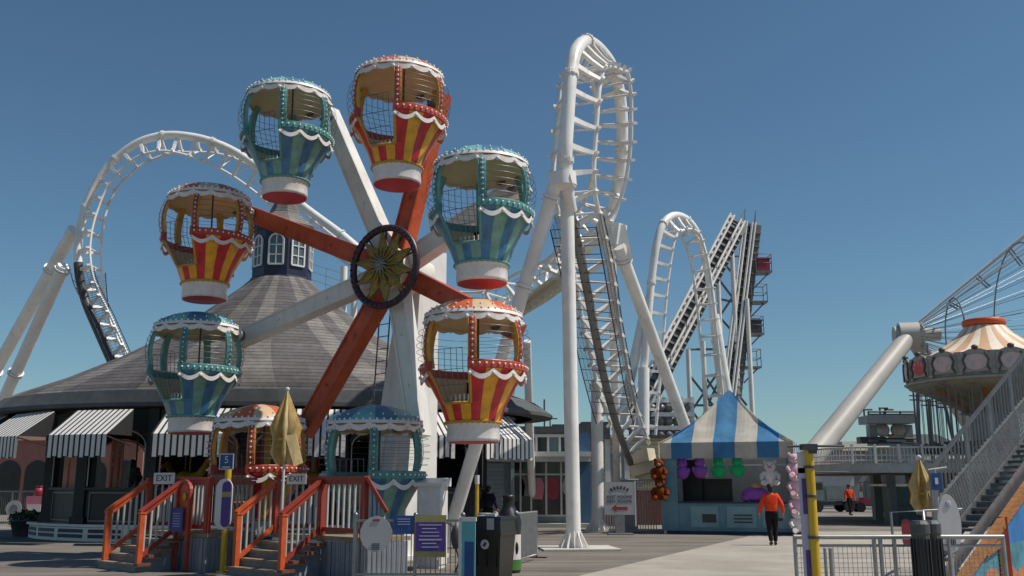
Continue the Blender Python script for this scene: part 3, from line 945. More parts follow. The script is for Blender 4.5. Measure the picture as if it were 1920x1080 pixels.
for i, (px, py) in enumerate([(1429, 512), (1421, 568), (1414, 628), (1409, 690)]):
    c = at(px, py, 58)
    mb = MB()
    mb.box(c, (1.0, 1.0, .10))
    mb.beam(c + V((-.5, 0, -.9)), c + V((.35, 0, -.05)), .08, .08)
    for x in (-.48, .48):
        for y in (-.48, .48): mb.tube([c + V((x, y, 0)), c + V((x, y, 1.1))], .03, 4)
    for h in (.55, 1.1):
        mb.tube([c + V((-.48, -.48, h)), c + V((.48, -.48, h)), c + V((.48, .48, h)), c + V((-.48, .48, h))], .025, 4, closed=True)
    pl_ = mb.build('side_platform', 'grey_metal', lb, lbo)
    if i in (0, 2):
        mb = MB(); mb.box(c + V((.05, 0, .42)), (.75, .6, .75)); mb.box(c + V((.05, 0, .86)), (.85, .7, .1))
        mb.build('motor_box', 'dark_grey' if i else 'cart_red', pl_, (0, 0, 0)).location = -lbo
# lattice tower carrying the hills
to = at(1330, 900, 57); to.z = 0
lt = thing('lattice_tower', 'grey lattice steel tower standing under the crest between both lift hills', 'support tower', to)
def bar(mb, a, b, r): mb.tube([a, b], r, 6)
cols = [(1290, 655), (1345, 500), (1372, 470), (1318, 640), (1400, 560)]
for px, py in cols:
    a = at(px, py, 57.3); mb = MB(); bar(mb, V((a.x, 57.3, 0)), a, .14); mb.build('column', 'wheel_white', lt, to)
segs = [((1290, 655), (1345, 655)), ((1345, 655), (1400, 640)), ((1345, 520), (1375, 560)), ((1345, 600), (1385, 540)), ((1345, 590), (1390, 640)), ((1290, 700), (1345, 770)), ((1345, 700), (1290, 780)),
        ((1345, 770), (1395, 700)), ((1318, 700), (1345, 740)), ((1345, 690), (1400, 760)), ((1345, 480), (1385, 480)), ((1345, 560), (1395, 570)), ((1318, 780), (1345, 720)), ((1345, 480), (1380, 520)), ((1290, 760), (1345, 760)), ((1290, 760), (1330, 815)), ((1345, 820), (1380, 770))]
for a, b in segs:
    mb = MB(); bar(mb, at(*a, 57.4), at(*b, 57.4), .07); mb.build('brace', 'grey_metal', lt, to)
# low station steelwork and the parked white train seen under the loops
st = at(1240, 950, 52); st.z = 0
stn = thing('coaster_station', 'open white station framework with stacked platforms under the far loop', 'station', st)
mb = MB()
for k, py in enumerate((752, 778, 803)):
    a, b = at(1180, py, 52), at(1300, py, 52)
    mb.beam(a, b, .8, .22)
mb.build('platform_beam', 'coaster_white', stn, st)
mb = MB()
for px in (1188, 1215, 1245, 1275, 1296):
    a = at(px, 745, 52.2); mb.beam(V((a.x, 52.2, 0)), a, .22, .22, (0, 1, 0))
mb.build('frame_post', 'coaster_white', stn, st)
mb = MB()
for k, py in enumerate((765, 790, 815)):
    for j in range(7):
        a = at(1190 + j * 16, py, 51.7); mb.ball(a, (.28, .28, .24), 8, 6); mb.tube([a + V((-.2, 0, -.3)), a + V((.2, 0, .35))], .06, 5)
mb.build('machinery', 'grey_metal', stn, st)
mb = MB(); mb.beam(at(1180, 843, 53.2), at(1310, 843, 53.2), .2, 2.2); mb.build('back_panel', 'dark_grey', stn, st)

# ------------------------------------------------------------------ carousel house
CX, CYY = at(531, 470, 36).x, 36.0
ch_o = V((CX, CYY, 0))
car = thing('carousel_house', 'wide carousel pavilion with grey shingled cone roof, navy cupola and striped awnings', 'pavilion', ch_o)
EA, EB = 10.35, 6.2                                     # eave half-width and half-depth
def ell(q, r, a):
    f = max(0.0, min(1.0, (r - 2.2) / (EA - 2.2)))
    return V((q.x, q.y * (1 - f * (1 - EB / EA)), q.z))
def ep(a, r, z): return ell(V((r * math.sin(a), -r * math.cos(a), z)), r, a)
prof = [(1.15, 9.4), (1.5, 9.05), (2.4, 8.3), (4.0, 7.1), (5.8, 6.15), (7.6, 5.40), (9.2, 4.88), (9.75, 4.68)]
mb = MB()
NR = 40
mb.lathe(prof, NR, smooth=False, sc=ell, mf=lambda i, a: (0, 1, 1, 0, 1)[int(a / (2 * PI) * NR) % 5])
# lower skirt of the roof and dark eave
mb.lathe([(9.75, 4.68), (10.35, 4.28), (10.35, 4.16), (9.6, 4.14)], NR, sc=ell, m=2, smooth=False)
roof = mb.build('roof', ['shingle_light', 'shingle_dark', 'roof_dark'], car)
# cupola
cup = MB()
CR = 1.12
cup.lathe([(CR + .06, 9.3), (CR + .06, 9.62), (CR, 9.66), (CR, 11.42), (CR + .12, 11.5), (CR + .12, 11.62)], 8, smooth=False, a0=PI / 8, a1=2 * PI + PI / 8)
cupo = cup.build('cupola', 'navy', car)
cupo.location.z = -.2
mb = MB()
mb.lathe([(CR + .2, 11.60), (CR + .2, 11.68), (.62, 12.25), (.34, 12.9), (.12, 13.25), (0.02, 13.9)], 8, smooth=False, a0=PI / 8, a1=2 * PI + PI / 8)
mb.build('cupola_roof', 'shingle_light', cupo)
ap = CR * math.cos(PI / 8)
for k in range(8):
    a = 2 * PI * k / 8
    rz = a
    def P(x, z, d): return Matrix.Rotation(rz, 3, 'Z') @ V((x, -(ap + d), z))
    mb = MB()
    arch = [(-.27, 10.05), (.27, 10.05)] + [(.27 * math.cos(t), 10.95 + .27 * math.sin(t)) for t in [PI * i / 10 for i in range(11)]]
    mb.prism([P(x, z, .012) for x, z in arch], P(0, 0, .02) - P(0, 0, .012), 1)
    n = len(arch)
    for i in range(n):
        x0, z0 = arch[i]; x1, z1 = arch[(i + 1) % n]
        mb.beam(P(x0, z0, .04), P(x1, z1, .04), .06, .06, P(0, 0, 1) - P(0, 0, 0))
    mb.beam(P(0, 10.05, .04), P(0, 11.2, .04), .035, .04, P(0, 0, 1) - P(0, 0, 0))
    for z in (10.42, 10.8): mb.beam(P(-.26, z, .04), P(.26, z, .04), .035, .04, P(0, 0, 1) - P(0, 0, 0))
    mb.build('window', ['window_frame', 'glass_sky'], cupo)
# wall ring: posts, arched headers, counters
NF = 16
WR = 7.75
def wp(a, z, r=WR): return ep(a, r, z)
ANG = [2 * PI * k / NF + PI / NF * .35 for k in range(NF)]
for k in range(NF):
    a0_, a1_ = ANG[k], ANG[(k + 1) % NF] + (2 * PI if k == NF - 1 else 0)
    if math.cos(a0_) < -.35 and math.cos(a1_) < -.35: continue
    p = wp(a0_, 0)
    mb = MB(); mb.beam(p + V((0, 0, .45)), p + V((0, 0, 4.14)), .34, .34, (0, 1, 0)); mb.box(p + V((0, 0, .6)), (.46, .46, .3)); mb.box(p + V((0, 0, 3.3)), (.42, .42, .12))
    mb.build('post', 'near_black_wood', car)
    q0, q1 = wp(a0_, 0), wp(a1_, 0)
    d = q1 - q0; L = d.length; d.normalize(); nrm = V((d.y, -d.x, 0))
    if nrm.dot(q0) < 0: nrm = -nrm
    up = V((0, 0, 1))
    # arched header with spandrels
    mb = MB()
    K = 14; hw = L / 2 - .22
    for i in range(K):
        t0, t1 = PI * i / K, PI * (i + 1) / K
        c = q0 + d * L / 2
        A_ = c - d * hw * math.cos(t0) + up * (3.0 + .55 * math.sin(t0)); B_ = c - d * hw * math.cos(t1) + up * (3.0 + .55 * math.sin(t1))
        A2 = c - d * hw * math.cos(t0) + up * 4.12; B2 = c - d * hw * math.cos(t1) + up * 4.12
        mb.prism([A_, B_, B2, A2], nrm * .1)
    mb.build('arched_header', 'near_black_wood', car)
    mb = MB()
    mb.tube([c - d * (hw - .05) * math.cos(PI * i / 16) + up * (2.96 + .55 * math.sin(PI * i / 16)) + nrm * .06 for i in range(17)], .028, 5)
    for s in (-1, 1): mb.tube([c + d * s * (hw - .05) + up * 1.7 + nrm * .06, c + d * s * (hw - .05) + up * 2.96 + nrm * .06], .022, 5)
    mb.build('arch_trim', 'deck_rail', car)
    mb = MB()
    c = q0 + d * L / 2
    mb.beam(c - d * (L / 2 - .17) + up * 1.05, c + d * (L / 2 - .17) + up * 1.05, .05, 1.1, up, 0)
    for s in (-1, 1):                                    # pale frame lines on the lower panel
        mb.beam(c + d * s * (L / 2 - .42) + up * .62 + nrm * .04, c + d * s * (L / 2 - .42) + up * 1.5 + nrm * .04, .04, .03, nrm, 1)
    for z in (.62, 1.5): mb.beam(c - d * (L / 2 - .4) + up * z + nrm * .04, c + d * (L / 2 - .4) + up * z + nrm * .04, .03, .04, up, 1)
    mb.box(c + up * 1.63, (L - .3, .3, .07), 0, rz=math.atan2(d.y, d.x))
    mb.build('counter_panel', ['near_black_wood', 'grey_metal'], car)
# plinth with recessed navy panels
mb = MB()
mb.lathe([(8.3, .0), (8.3, .42), (8.4, .45), (8.4, .52), (0.0, .52)], NF * 2, sc=ell, smooth=False)
pl = mb.build('plinth', 'window_frame', car)
for k in range(NF * 2):
    a0_, a1_ = 2 * PI * k / (NF * 2), 2 * PI * (k + 1) / (NF * 2)
    if math.cos(a0_) < .1: continue
    p0, p1 = ep(a0_, 8.3, 0), ep(a1_, 8.3, 0)
    d = (p1 - p0); L = d.length; d.normalize(); nrm = V((d.y, -d.x, 0))
    mb = MB()
    for z in (.16, .32): mb.beam(p0 + d * .12 + V((0, 0, z)) + nrm * .004, p1 - d * .12 + V((0, 0, z)) + nrm * .004, .02, .11, (0, 0, 1))
    mb.build('plinth_panel', 'navy', pl)
# awnings
AW = [R(x) for x in (-64, -44, -24, -4, 16, 36, 56)]
for a in AW:
    p = ep(a, 9.3, 4.04)
    e = 1e-3
    tdir = (ep(a + e, 9.3, 0) - ep(a - e, 9.3, 0)).normalized()
    nrm = V((tdir.y, -tdir.x, 0))
    if nrm.dot(p) < 0: nrm = -nrm
    out, W_, dz, S_ = 1.15, 2.12, .82, 11
    mb = MB()
    def Q(i, o_, z): return p + tdir * (-W_ / 2 + W_ * (i // 2 + (.34 if i % 2 else 0)) / S_) + nrm * o_ + V((0, 0, z))
    for i in range(S_ * 2):
        m = 1 if i % 2 else 0
        mb.quad(Q(i, .35, 0), Q(i + 1, .35, 0), Q(i + 1, .35 + out, -dz), Q(i, .35 + out, -dz), m)
        mb.quad(Q(i, .35, -.03), Q(i, .35 + out, -dz - .03), Q(i + 1, .35 + out, -dz - .03), Q(i + 1, .35, -.03), 0)
        mm = 1 if i % 2 else 0
        zb = -dz - .60 - .08 * math.sin(PI * ((i % 4) + .5) / 4)
        mb.quad(Q(i, .35 + out, -dz), Q(i + 1, .35 + out, -dz), Q(i + 1, .35 + out, zb), Q(i, .35 + out, zb), mm)
        mb.quad(Q(i, .33 + out, -dz), Q(i, .33 + out, zb), Q(i + 1, .33 + out, zb), Q(i + 1, .33 + out, -dz), mm)
    for i, s in ((0, 1), (S_ * 2, -1)):
        mb.add([Q(i, .35, 0), Q(i, .35 + out, -dz), Q(i, .35, -dz)], [(0, 1, 2)], 0)
        mb.beam(Q(i, .35, -dz - .3), Q(i, .35 + out, -dz - .05), .04, .04, m=0)
    mb.build('awning', ['awning_black', 'awning_white'], car)
# boarded rear half of the wall ring
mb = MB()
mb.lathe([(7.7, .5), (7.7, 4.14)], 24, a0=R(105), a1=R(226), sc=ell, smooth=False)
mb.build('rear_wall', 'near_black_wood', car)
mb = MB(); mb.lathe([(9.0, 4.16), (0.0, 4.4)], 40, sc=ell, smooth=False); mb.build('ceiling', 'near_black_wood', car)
# tall pink striped panels inside the left bays
for px, w_ in ((140, .80), (216, .42)):
    c = at(px, 900, 33.2) - ch_o
    mb = MB(); mb.box((c.x, c.y, 2.35), (w_, .05, 1.9)); cp_ = mb.build('striped_panel', 'pink_panel', car)
    mb = MB()
    for x in (-.22, .18): mb.box((c.x + x * w_ / .8, c.y - .03, 2.35), (.07, .012, 1.88))
    mb.build('stripes', 'painting_red', cp_)
# the merry-go-round inside
mg = thing('merry_go_round', 'dim merry-go-round with pink and cream centre panels inside the dark carousel pavilion', 'carousel', ch_o + V((0, 0, .52)))
mb = MB()
mb.lathe([(5.6, .0), (5.6, .35), (0, .35)], 40, sc=lambda q, r, a: V((q.x, q.y * .62, q.z))); mb.build('turntable', 'tread', mg)
mb = MB()
mb.lathe([(1.7, .35), (1.7, 3.2), (5.7, 3.3), (5.7, 3.55), (0, 3.6)], 32, smooth=False, sc=lambda q, r, a: V((q.x, q.y * (.62 if r > 2 else 1), q.z)), mf=lambda i, a: (0, 1, 2, 1)[int(a / (2 * PI) * 32) % 4] if i == 0 else 3)
mb.build('centre_drum', ['pink_panel', 'painting_red', 'trim_white', 'near_black_wood'], mg)
mb = MB()
mb.lathe([(5.72, 3.0), (5.8, 3.05), (5.8, 3.5), (5.72, 3.55)], 48, smooth=False, sc=lambda q, r, a: V((q.x, q.y * .62, q.z)), mf=lambda i, a: (0, 1, 0, 2)[int(a / (2 * PI) * 24) % 4])
mb.build('rounding_board', ['crown_cream', 'painting_red', 'gold'], mg)
def horse(c, rz, m):
    T = Matrix.Rotation(rz, 3, 'Z')
    mb = MB()
    def q(x, y, z): return V(c) + T @ V((x, y, z))
    mb.tube([q(-.55, 0, 1.0), q(-.3, 0, 1.05), q(.1, 0, 1.0), q(.45, 0, 1.08)], [.14, .22, .2, .17], 8)
    mb.tube([q(.42, 0, 1.05), q(.68, 0, 1.4), q(.78, 0, 1.6)], [.16, .12, .09], 8)
    mb.tube([q(.72, 0, 1.6), q(.95, 0, 1.48), q(1.06, 0, 1.38)], [.10, .08, .05], 8)
    for x, b, s in ((-.45, -.25, .1), (-.45, -.1, -.1), (.4, .35, .1), (.4, .2, -.1)):
        mb.tube([q(x, s, .95), q(x + b * .5, s, .65), q(x - .05, s, .35)], [.09, .06, .04], 6)
    mb.tube([q(-.6, 0, 1.1), q(-.85, 0, .95), q(-.9, 0, .6)], [.05, .07, .02], 6)
    return mb.build('horse', m, mg)
for k in range(14):
    a = 2 * PI * k / 14
    x, y = 4.9 * math.sin(a), -4.9 * .62 * math.cos(a)
    horse((x, y, .2 + .25 * (k % 2)), a, ('trim_white', 'mustard', 'painting_red', 'grey_metal')[k % 4])
    mb = MB(); mb.tube([(x, y, .35), (x, y, 3.3)], .035, 6); mb.build('brass_pole', 'gold', mg)

# ------------------------------------------------------------------ shop and cream building
def slab(mb, x0, x1, y0, y1, z0, z1, m=0): mb.box(((x0 + x1) / 2, (y0 + y1) / 2, (z0 + z1) / 2), (x1 - x0, y1 - y0, z1 - z0), m)
SY = 43.0
def X(px, Y=SY): return at(px, 900, Y).x
def Z(py, Y=SY): return at(960, py, Y).z
sho = V((X(1010), SY, 0))
shop = thing('souvenir_shop', 'low grey shop with dark display windows behind the nearest white pillar', 'shop', sho)
mb = MB()
slab(mb, X(880), X(1108), SY, SY + 7, 0.0, Z(812)); mb.build('wall', 'shop_grey', shop, sho)
mb = MB()
slab(mb, X(876), X(1112), SY - .25, SY + 7.2, Z(812), Z(800)); slab(mb, X(1040), X(1100), SY + 2, SY + 4, Z(800), Z(790)); slab(mb, X(985), X(1000), SY + 1, SY + 2, Z(800), Z(790))
rf = mb.build('roof', 'roof_dark', shop, sho)
mb = MB(); mb.tube([(X(1023), SY + 1, Z(800)), (X(1023), SY + 1, Z(745))], .04, 5); mb.tube([(X(1034), SY + 1, Z(800)), (X(1034), SY + 1, Z(782)), (X(1048), SY + 1, Z(782))], .035, 5); mb.build('vent_pipe', 'dark_grey', shop, sho)
mb = MB(); slab(mb, X(895), X(1106), SY - .9, SY - .003, Z(857), Z(848)); slab(mb, X(895), X(1106), SY - .7, SY - .003, Z(866), Z(857)); mb.build('ledge', 'shop_trim', shop, sho)
for i in range(7):
    x0, x1 = X(940 + i * 22), X(940 + i * 22 + 22)
    mb = MB(); slab(mb, x0, x1, SY - .06, SY - .002, Z(847), Z(820)); mb.build('upper_window', 'glass_sky' if i % 3 == 1 else 'glass_dark', shop, sho)
mb = MB()
for i in range(8): slab(mb, X(940 + i * 22) - .05, X(940 + i * 22) + .05, SY - .12, SY - .065, Z(847), Z(820))
slab(mb, X(936), X(1098), SY - .13, SY - .003, Z(820), Z(814)); mb.build('upper_frame', 'shop_trim', shop, sho)
mb = MB(); slab(mb, X(960), X(1080), SY - .05, SY - .002, Z(966), Z(868)); win = mb.build('display_window', 'glass_dark', shop, sho)
mb = MB()
for px in (960, 976, 996, 1024, 1052, 1080): slab(mb, X(px) - .04, X(px) + .04, SY - .12, SY - .052, Z(966), Z(866))
for py in (889, 966): slab(mb, X(960), X(1080), SY - .11, SY - .052, Z(py + 2), Z(py - 1)); 
mb.build('window_frame', 'shop_trim', win, (0, 0, 0)).location = -sho
for k, (px, c, h) in enumerate([(985, 'grey_metal', 34), (1008, 'sign_pink', 40), (1036, 'cart_red', 40), (1066, 'sign_grey', 30), (972, 'dark_grey', 44)]):
    mb = MB()                                             # garments hanging close behind the glass line
    x = X(px); z1 = Z(896); z0 = Z(896 + h)
    mb.prism([(x - .17, SY - .062, z1), (x - .3, SY - .062, z1 - .35), (x - .2, SY - .062, z0), (x + .2, SY - .062, z0), (x + .3, SY - .062, z1 - .35), (x + .17, SY - .062, z1)], (0, .01, 0))
    mb.build('hanging_garment', c, win, (0, 0, 0)).location = -sho
mb = MB(); slab(mb, X(895), X(945), SY - .5, SY - .003, 0, Z(868)); mb.build('entrance_pier', 'shop_boards', shop, sho)
mb = MB(); slab(mb, X(961) - .08, X(961) + .08, SY - .85, SY - .70, 0, Z(866)); mb.build('porch_post', 'shop_grey', shop, sho)
mb = MB(); slab(mb, X(1084), X(1106), SY - .35, SY - .003, 0, Z(812)); mb.build('corner_column', 'shop_blue', shop, sho)
mb = MB(); slab(mb, X(890), X(1112), SY - 1.0, SY - .1, 0.009, .16); mb.build('step', 'deck_grey', shop, sho)

CY2 = 45.0
cbo = V((X(1190, CY2), CY2, 0))
cb = thing('clapboard_building', 'cream clapboard building with a flat grey roof, behind the foot of the netted track', 'building', cbo)
mb = MB(); slab(mb, X(1112, CY2), X(1275, CY2), CY2, CY2 + 6, 1.55, Z(822, CY2)); mb.build('wall', 'clapboard', cb, cbo)
mb = MB(); slab(mb, X(1110, CY2), X(1277, CY2), CY2 - .02, CY2 + 6, 0, 1.55); mb.build('base_wall', 'tread_dark', cb, cbo)
mb = MB(); slab(mb, X(1108, CY2), X(1279, CY2), CY2 - .2, CY2 + 6.2, Z(822, CY2), Z(816, CY2)); slab(mb, X(1095, CY2), X(1150, CY2), CY2 + 1, CY2 + 5, Z(816, CY2), Z(788, CY2)); mb.build('roof', 'roof_dark', cb, cbo)
mb = MB()
for px in (1116, 1140, 1158, 1176): slab(mb, X(px, CY2) - .12, X(px, CY2) + .12, CY2 - .06, CY2 - .022, 1.6, Z(824, CY2))
mb.build('corner_board', 'shop_trim', cb, cbo)
mb = MB()
for px, w_ in ((1147, 12), (1168, 14), (1198, 10)): slab(mb, X(px, CY2) - w_ * .012, X(px, CY2) + w_ * .012, CY2 - .045, CY2 - .023, 1.7, Z(850, CY2))
mb.build('shutter', 'siding_blue', cb, cbo)

# ------------------------------------------------------------------ striped game booth
bf = gd(1375, 998.5)
bo = V((at(1362, 900, 35.6).x, 35.6, 0))
BZ = R(-19)
booth = thing('game_booth', 'game stall under a blue and white striped peaked tent', 'game stall', bo, BZ)
HW, DP = 2.42, 4.4
ZT, ZB = 3.30, 2.72
def curve(v): return v + .10 * math.sin(PI * v) * -1
STR = [(-1.0, -.815, 1), (-.815, -.50, 0), (-.50, -.18, 1), (-.18, .145, 0), (.145, .47, 1), (.47, .79, 0), (.79, 1.0, 1)]
mb = MB()
APZ = 5.45
def facet(Tm, half, run):
    for (s0, s1, m) in STR:
        K = 5
        for j in range(K):
            x0 = s0 + (s1 - s0) * j / K; x1 = s0 + (s1 - s0) * (j + 1) / K
            v0m, v1m = 1 - abs(x0), 1 - abs(x1)
            Lv = 6
            pts = []
            for i in range(Lv + 1):
                row = []
                for x, vm in ((x0, v0m), (x1, v1m)):
                    v = vm * i / Lv
                    row.append(Tm @ V((x * half, -run * (1 - v), ZT + (APZ - ZT) * curve(v) - .03 * math.sin(PI * v) * (1 + math.sin(x * 17)) * (1 if i < Lv else 0))))
                pts.append(row)
            for i in range(Lv):
                mb.add([pts[i][0], pts[i][1], pts[i + 1][1], pts[i + 1][0]], [(0, 1, 2, 3)], m)
            # valance
            a, b = Tm @ V((x0 * half, -run, ZT)), Tm @ V((x1 * half, -run, ZT))
            dz = V((0, 0, ZB - ZT))
            mb.add([a, b, b + dz, a + dz], [(3, 2, 1, 0)], m)
            inw = (Tm @ V((0, .02, 0))) - (Tm @ V((0, 0, 0)))
            mb.add([a + inw, b + inw, b + dz + inw, a + dz + inw], [(0, 1, 2, 3)], m)
for k in range(4):
    T4 = Matrix.Translation((0, DP / 2, 0)) @ Matrix.Rotation(k * PI / 2, 4, 'Z')
    facet(T4, HW if k % 2 == 0 else HW, DP / 2 + .02 if k % 2 == 0 else HW)
mb.build('tent_roof', ['tent_blue', 'tent_white'], booth)
mb = MB()
for x in (-HW + .12, HW - .12):
    for y in (.12, DP - .12): mb.box((x, y, ZT / 2), (.10, .10, ZT))
mb.build('frame_post', 'shop_trim', booth)
mb = MB(); slab(mb, -HW + .2, HW - .2, DP - .3, DP - .2, 0, 3.1); slab(mb, -HW + .18, -HW + .25, .45, DP - .31, 0, 3.1); slab(mb, HW - .25, HW - .18, .45, DP - .31, 0, 3.1); mb.build('inner_wall', 'booth_inside', booth)
mb = MB(); slab(mb, -1.7, -.05, 2.2, 2.3, .9, 2.0); slab(mb, -1.9, -1.15, 1.9, 2.0, .9, 2.75); mb.build('target_board', 'black', booth)
mb = MB(); slab(mb, -HW + .05, HW + .1, .1, .75, 0.12, 1.10); mb.build('counter', 'booth_teal', booth)
mb = MB(); slab(mb, -HW + .03, HW + .12, .06, .80, 1.10, 1.16); mb.build('counter_top', 'booth_navy', booth)
mb = MB(); slab(mb, -HW + .03, HW + .12, .08, .77, 0.009, .12); mb.build('kick_board', 'booth_navy', booth)
mb = MB(); slab(mb, -HW - .0, -HW + .62, .05, .099, 0.12, 2.7); mb.build('front_panel', 'booth_teal', booth)
mb = MB(); slab(mb, HW - .3, HW - .02, .06, .099, 1.16, 2.7); mb.build('front_panel', 'booth_teal', booth)
mb = MB(); slab(mb, HW - .02, HW + .06, .1, DP - .3, .12, 2.7); mb.build('side_wall', 'booth_teal', booth)
for x0, x1 in ((-1.35, -.35), (-.05, 1.0), (1.2, 2.2)):
    mb = MB(); slab(mb, x0, x1, .07, .098, .25, 1.0); pn = mb.build('counter_sign', 'booth_panel', booth)
    mb = MB()
    if x0 < -1: slab(mb, x0 + .42, x1 - .08, .055, .068, .42, .72)
    elif x0 < 0:
        for z in (.42, .54, .66): slab(mb, x0 + .25, x1 - .15, .055, .068, z, z + .05)
    else: slab(mb, x0 + .3, x1 - .3, .055, .068, .5, .6)
    mb.build('print', 'print_dark', pn)
mb = MB(); slab(mb, -.95, -.72, .3, .36, 2.05, 2.36); mb.build('price_card', 'umbrella_light', booth)
mb = MB(); slab(mb, .55, 2.1, .3, .4, 2.45, 2.5); slab(mb, -2.3, 2.3, .3, .34, 2.68, 2.72); mb.build('hanging_rail', 'shop_trim', booth)
BM = Matrix.Translation(bo) @ Matrix.Rotation(BZ, 4, 'Z')
def bear(name, label, loc, s, m, m2, rz=0.0, group=None, cat='plush toy'):
    t = thing(name, label, cat, BM @ V(loc), BZ + rz, group)
    mb = MB()
    mb.ball((0, 0, .30 * s), (.27 * s, .22 * s, .30 * s), 14, 10)
    mb.ball((0, -.03 * s, .70 * s), (.23 * s, .20 * s, .20 * s), 14, 10)
    for x in (-1, 1):
        mb.tube([(.2 * x * s, -.02, .46 * s), (.33 * x * s, -.12 * s, .34 * s), (.30 * x * s, -.22 * s, .22 * s)], [.09 * s, .085 * s, .075 * s], 8)
        mb.tube([(.13 * x * s, -.1 * s, .12 * s), (.24 * x * s, -.26 * s, .07 * s), (.26 * x * s, -.33 * s, .10 * s)], [.12 * s, .105 * s, .10 * s], 8)
        mb.ball((.18 * x * s, 0, .87 * s), (.075 * s, .05 * s, .075 * s), 8, 6)
    mb.build('body', m, t)
    mb = MB(); mb.ball((0, -.2 * s, .65 * s), (.10 * s, .075 * s, .075 * s), 10, 8)
    mb.build('muzzle', m2, t)
    mb = MB()
    for x in (-1, 1): mb.ball((.08 * x * s, -.215 * s, .75 * s), .022 * s, 6, 5)
    mb.ball((0, -.275 * s, .68 * s), .03 * s, 6, 5); mb.build('eyes_and_nose', 'black', t)
    return t
bear('plush_bear', 'brown plush bear hanging on the stall corner, the upper of two', (-HW + .0, -.12, 1.98), .80, 'plush_brown', 'plush_tan', 0, 'brown plush bears')
bear('plush_bear', 'brown plush bear hanging on the stall corner, the lower of two', (-HW + .02, -.14, 1.22), .88, 'plush_brown', 'plush_tan', .05, 'brown plush bears')
def bunny(label, loc, m, group):
    t = thing('plush_toy', label, 'plush toy', BM @ V(loc), BZ, group)
    mb = MB()
    mb.ball((0, 0, .22), (.25, .19, .24), 14, 10); mb.ball((0, 0, .55), (.19, .17, .17), 14, 10)
    for x in (-1, 1): mb.ball((.11 * x, 0, .70), (.075, .06, .09), 8, 6)
    for x in (-1, 1): mb.ball((.22 * x, -.04, .30), (.07, .07, .12), 8, 6)
    mb.build('body', m, t)
    mb = MB(); mb.tube([(0, 0, .7), (0, 0, .86)], .012, 5); mb.build('cord', 'black', t)
    mb = MB()
    for x in (-1, 1): mb.ball((.07 * x, -.155, .58), .022, 6, 5)
    mb.build('eyes', 'black', t)
bunny('left one of two purple plush toys hanging under the striped valance', (-1.62, .25, 1.98), 'plush_purple', 'hanging plush toys')
bunny('right one of two purple plush toys hanging under the striped valance', (-.98, .25, 2.02), 'plush_purple', 'hanging plush toys')
bunny('left one of two green plush toys hanging under the striped valance', (-.30, .25, 2.02), 'plush_green', 'hanging plush toys')
bunny('right one of two green plush toys hanging under the striped valance', (.38, .25, 2.04), 'plush_green', 'hanging plush toys')
bear('plush_bear', 'pale grey plush bear hanging inside the stall above the walking person', (1.55, .2, 1.75), .95, 'plush_white', 'plush_pink', 0, 'pale plush toys')
for i, (z, l) in enumerate([(2.08, 'topmost pink plush toy of the column on the right stall post'), (1.45, 'second pink plush toy from the top on the right stall post'), (.82, 'third pink and white plush toy down on the right stall post'), (.18, 'lowest white plush toy, dangling near the ground on the right stall post')]):
    bear('plush_bear', l, (HW - .02, -.22 + .04 * i, z - .06), .92, 'plush_pink' if i < 3 else 'plush_white', 'plush_white', .5, 'pale plush toys')
t = thing('plush_toy', 'big round purple plush toy lying on the stall counter beside the walking person', 'plush toy', BM @ V((.95, .4, 1.16)), BZ)
mb = MB(); mb.ball((0, 0, .26), (.48, .3, .27), 16, 10); mb.ball((-.3, -.1, .12), (.2, .16, .12), 10, 8); mb.build('body', 'plush_purple', t)
mb = MB(); mb.ball((.05, 0, .56), (.22, .17, .12), 12, 8); mb.build('tuft', 'plush_tan', t)

# ------------------------------------------------------------------ people
def skin_mesh(pts, edges, rad, sub=2):
    me = bpy.data.meshes.new('s'); me.from_pydata([V(p) for p in pts], edges, [])
    ob = bpy.data.objects.new('s', me); col.objects.link(ob)
    ob.modifiers.new('skin', 'SKIN')
    for i, v in enumerate(me.skin_vertices[0].data):
        r = rad[i]; v.radius = r if isinstance(r, tuple) else (r, r); v.use_root = (i == 0)
    md = ob.modifiers.new('sub', 'SUBSURF'); md.levels = sub; md.render_levels = sub
    bpy.context.view_layer.update()
    m2 = bpy.data.meshes.new_from_object(ob.evaluated_get(bpy.context.evaluated_depsgraph_get()))
    bpy.data.objects.remove(ob); bpy.data.meshes.remove(me)
    for p in m2.polygons: p.use_smooth = True
    return m2
def put(me, name, m, parent):
    me.materials.clear(); me.materials.append(M[m])
    o = bpy.data.objects.new(name, me); col.objects.link(o); o.parent = parent
    return o
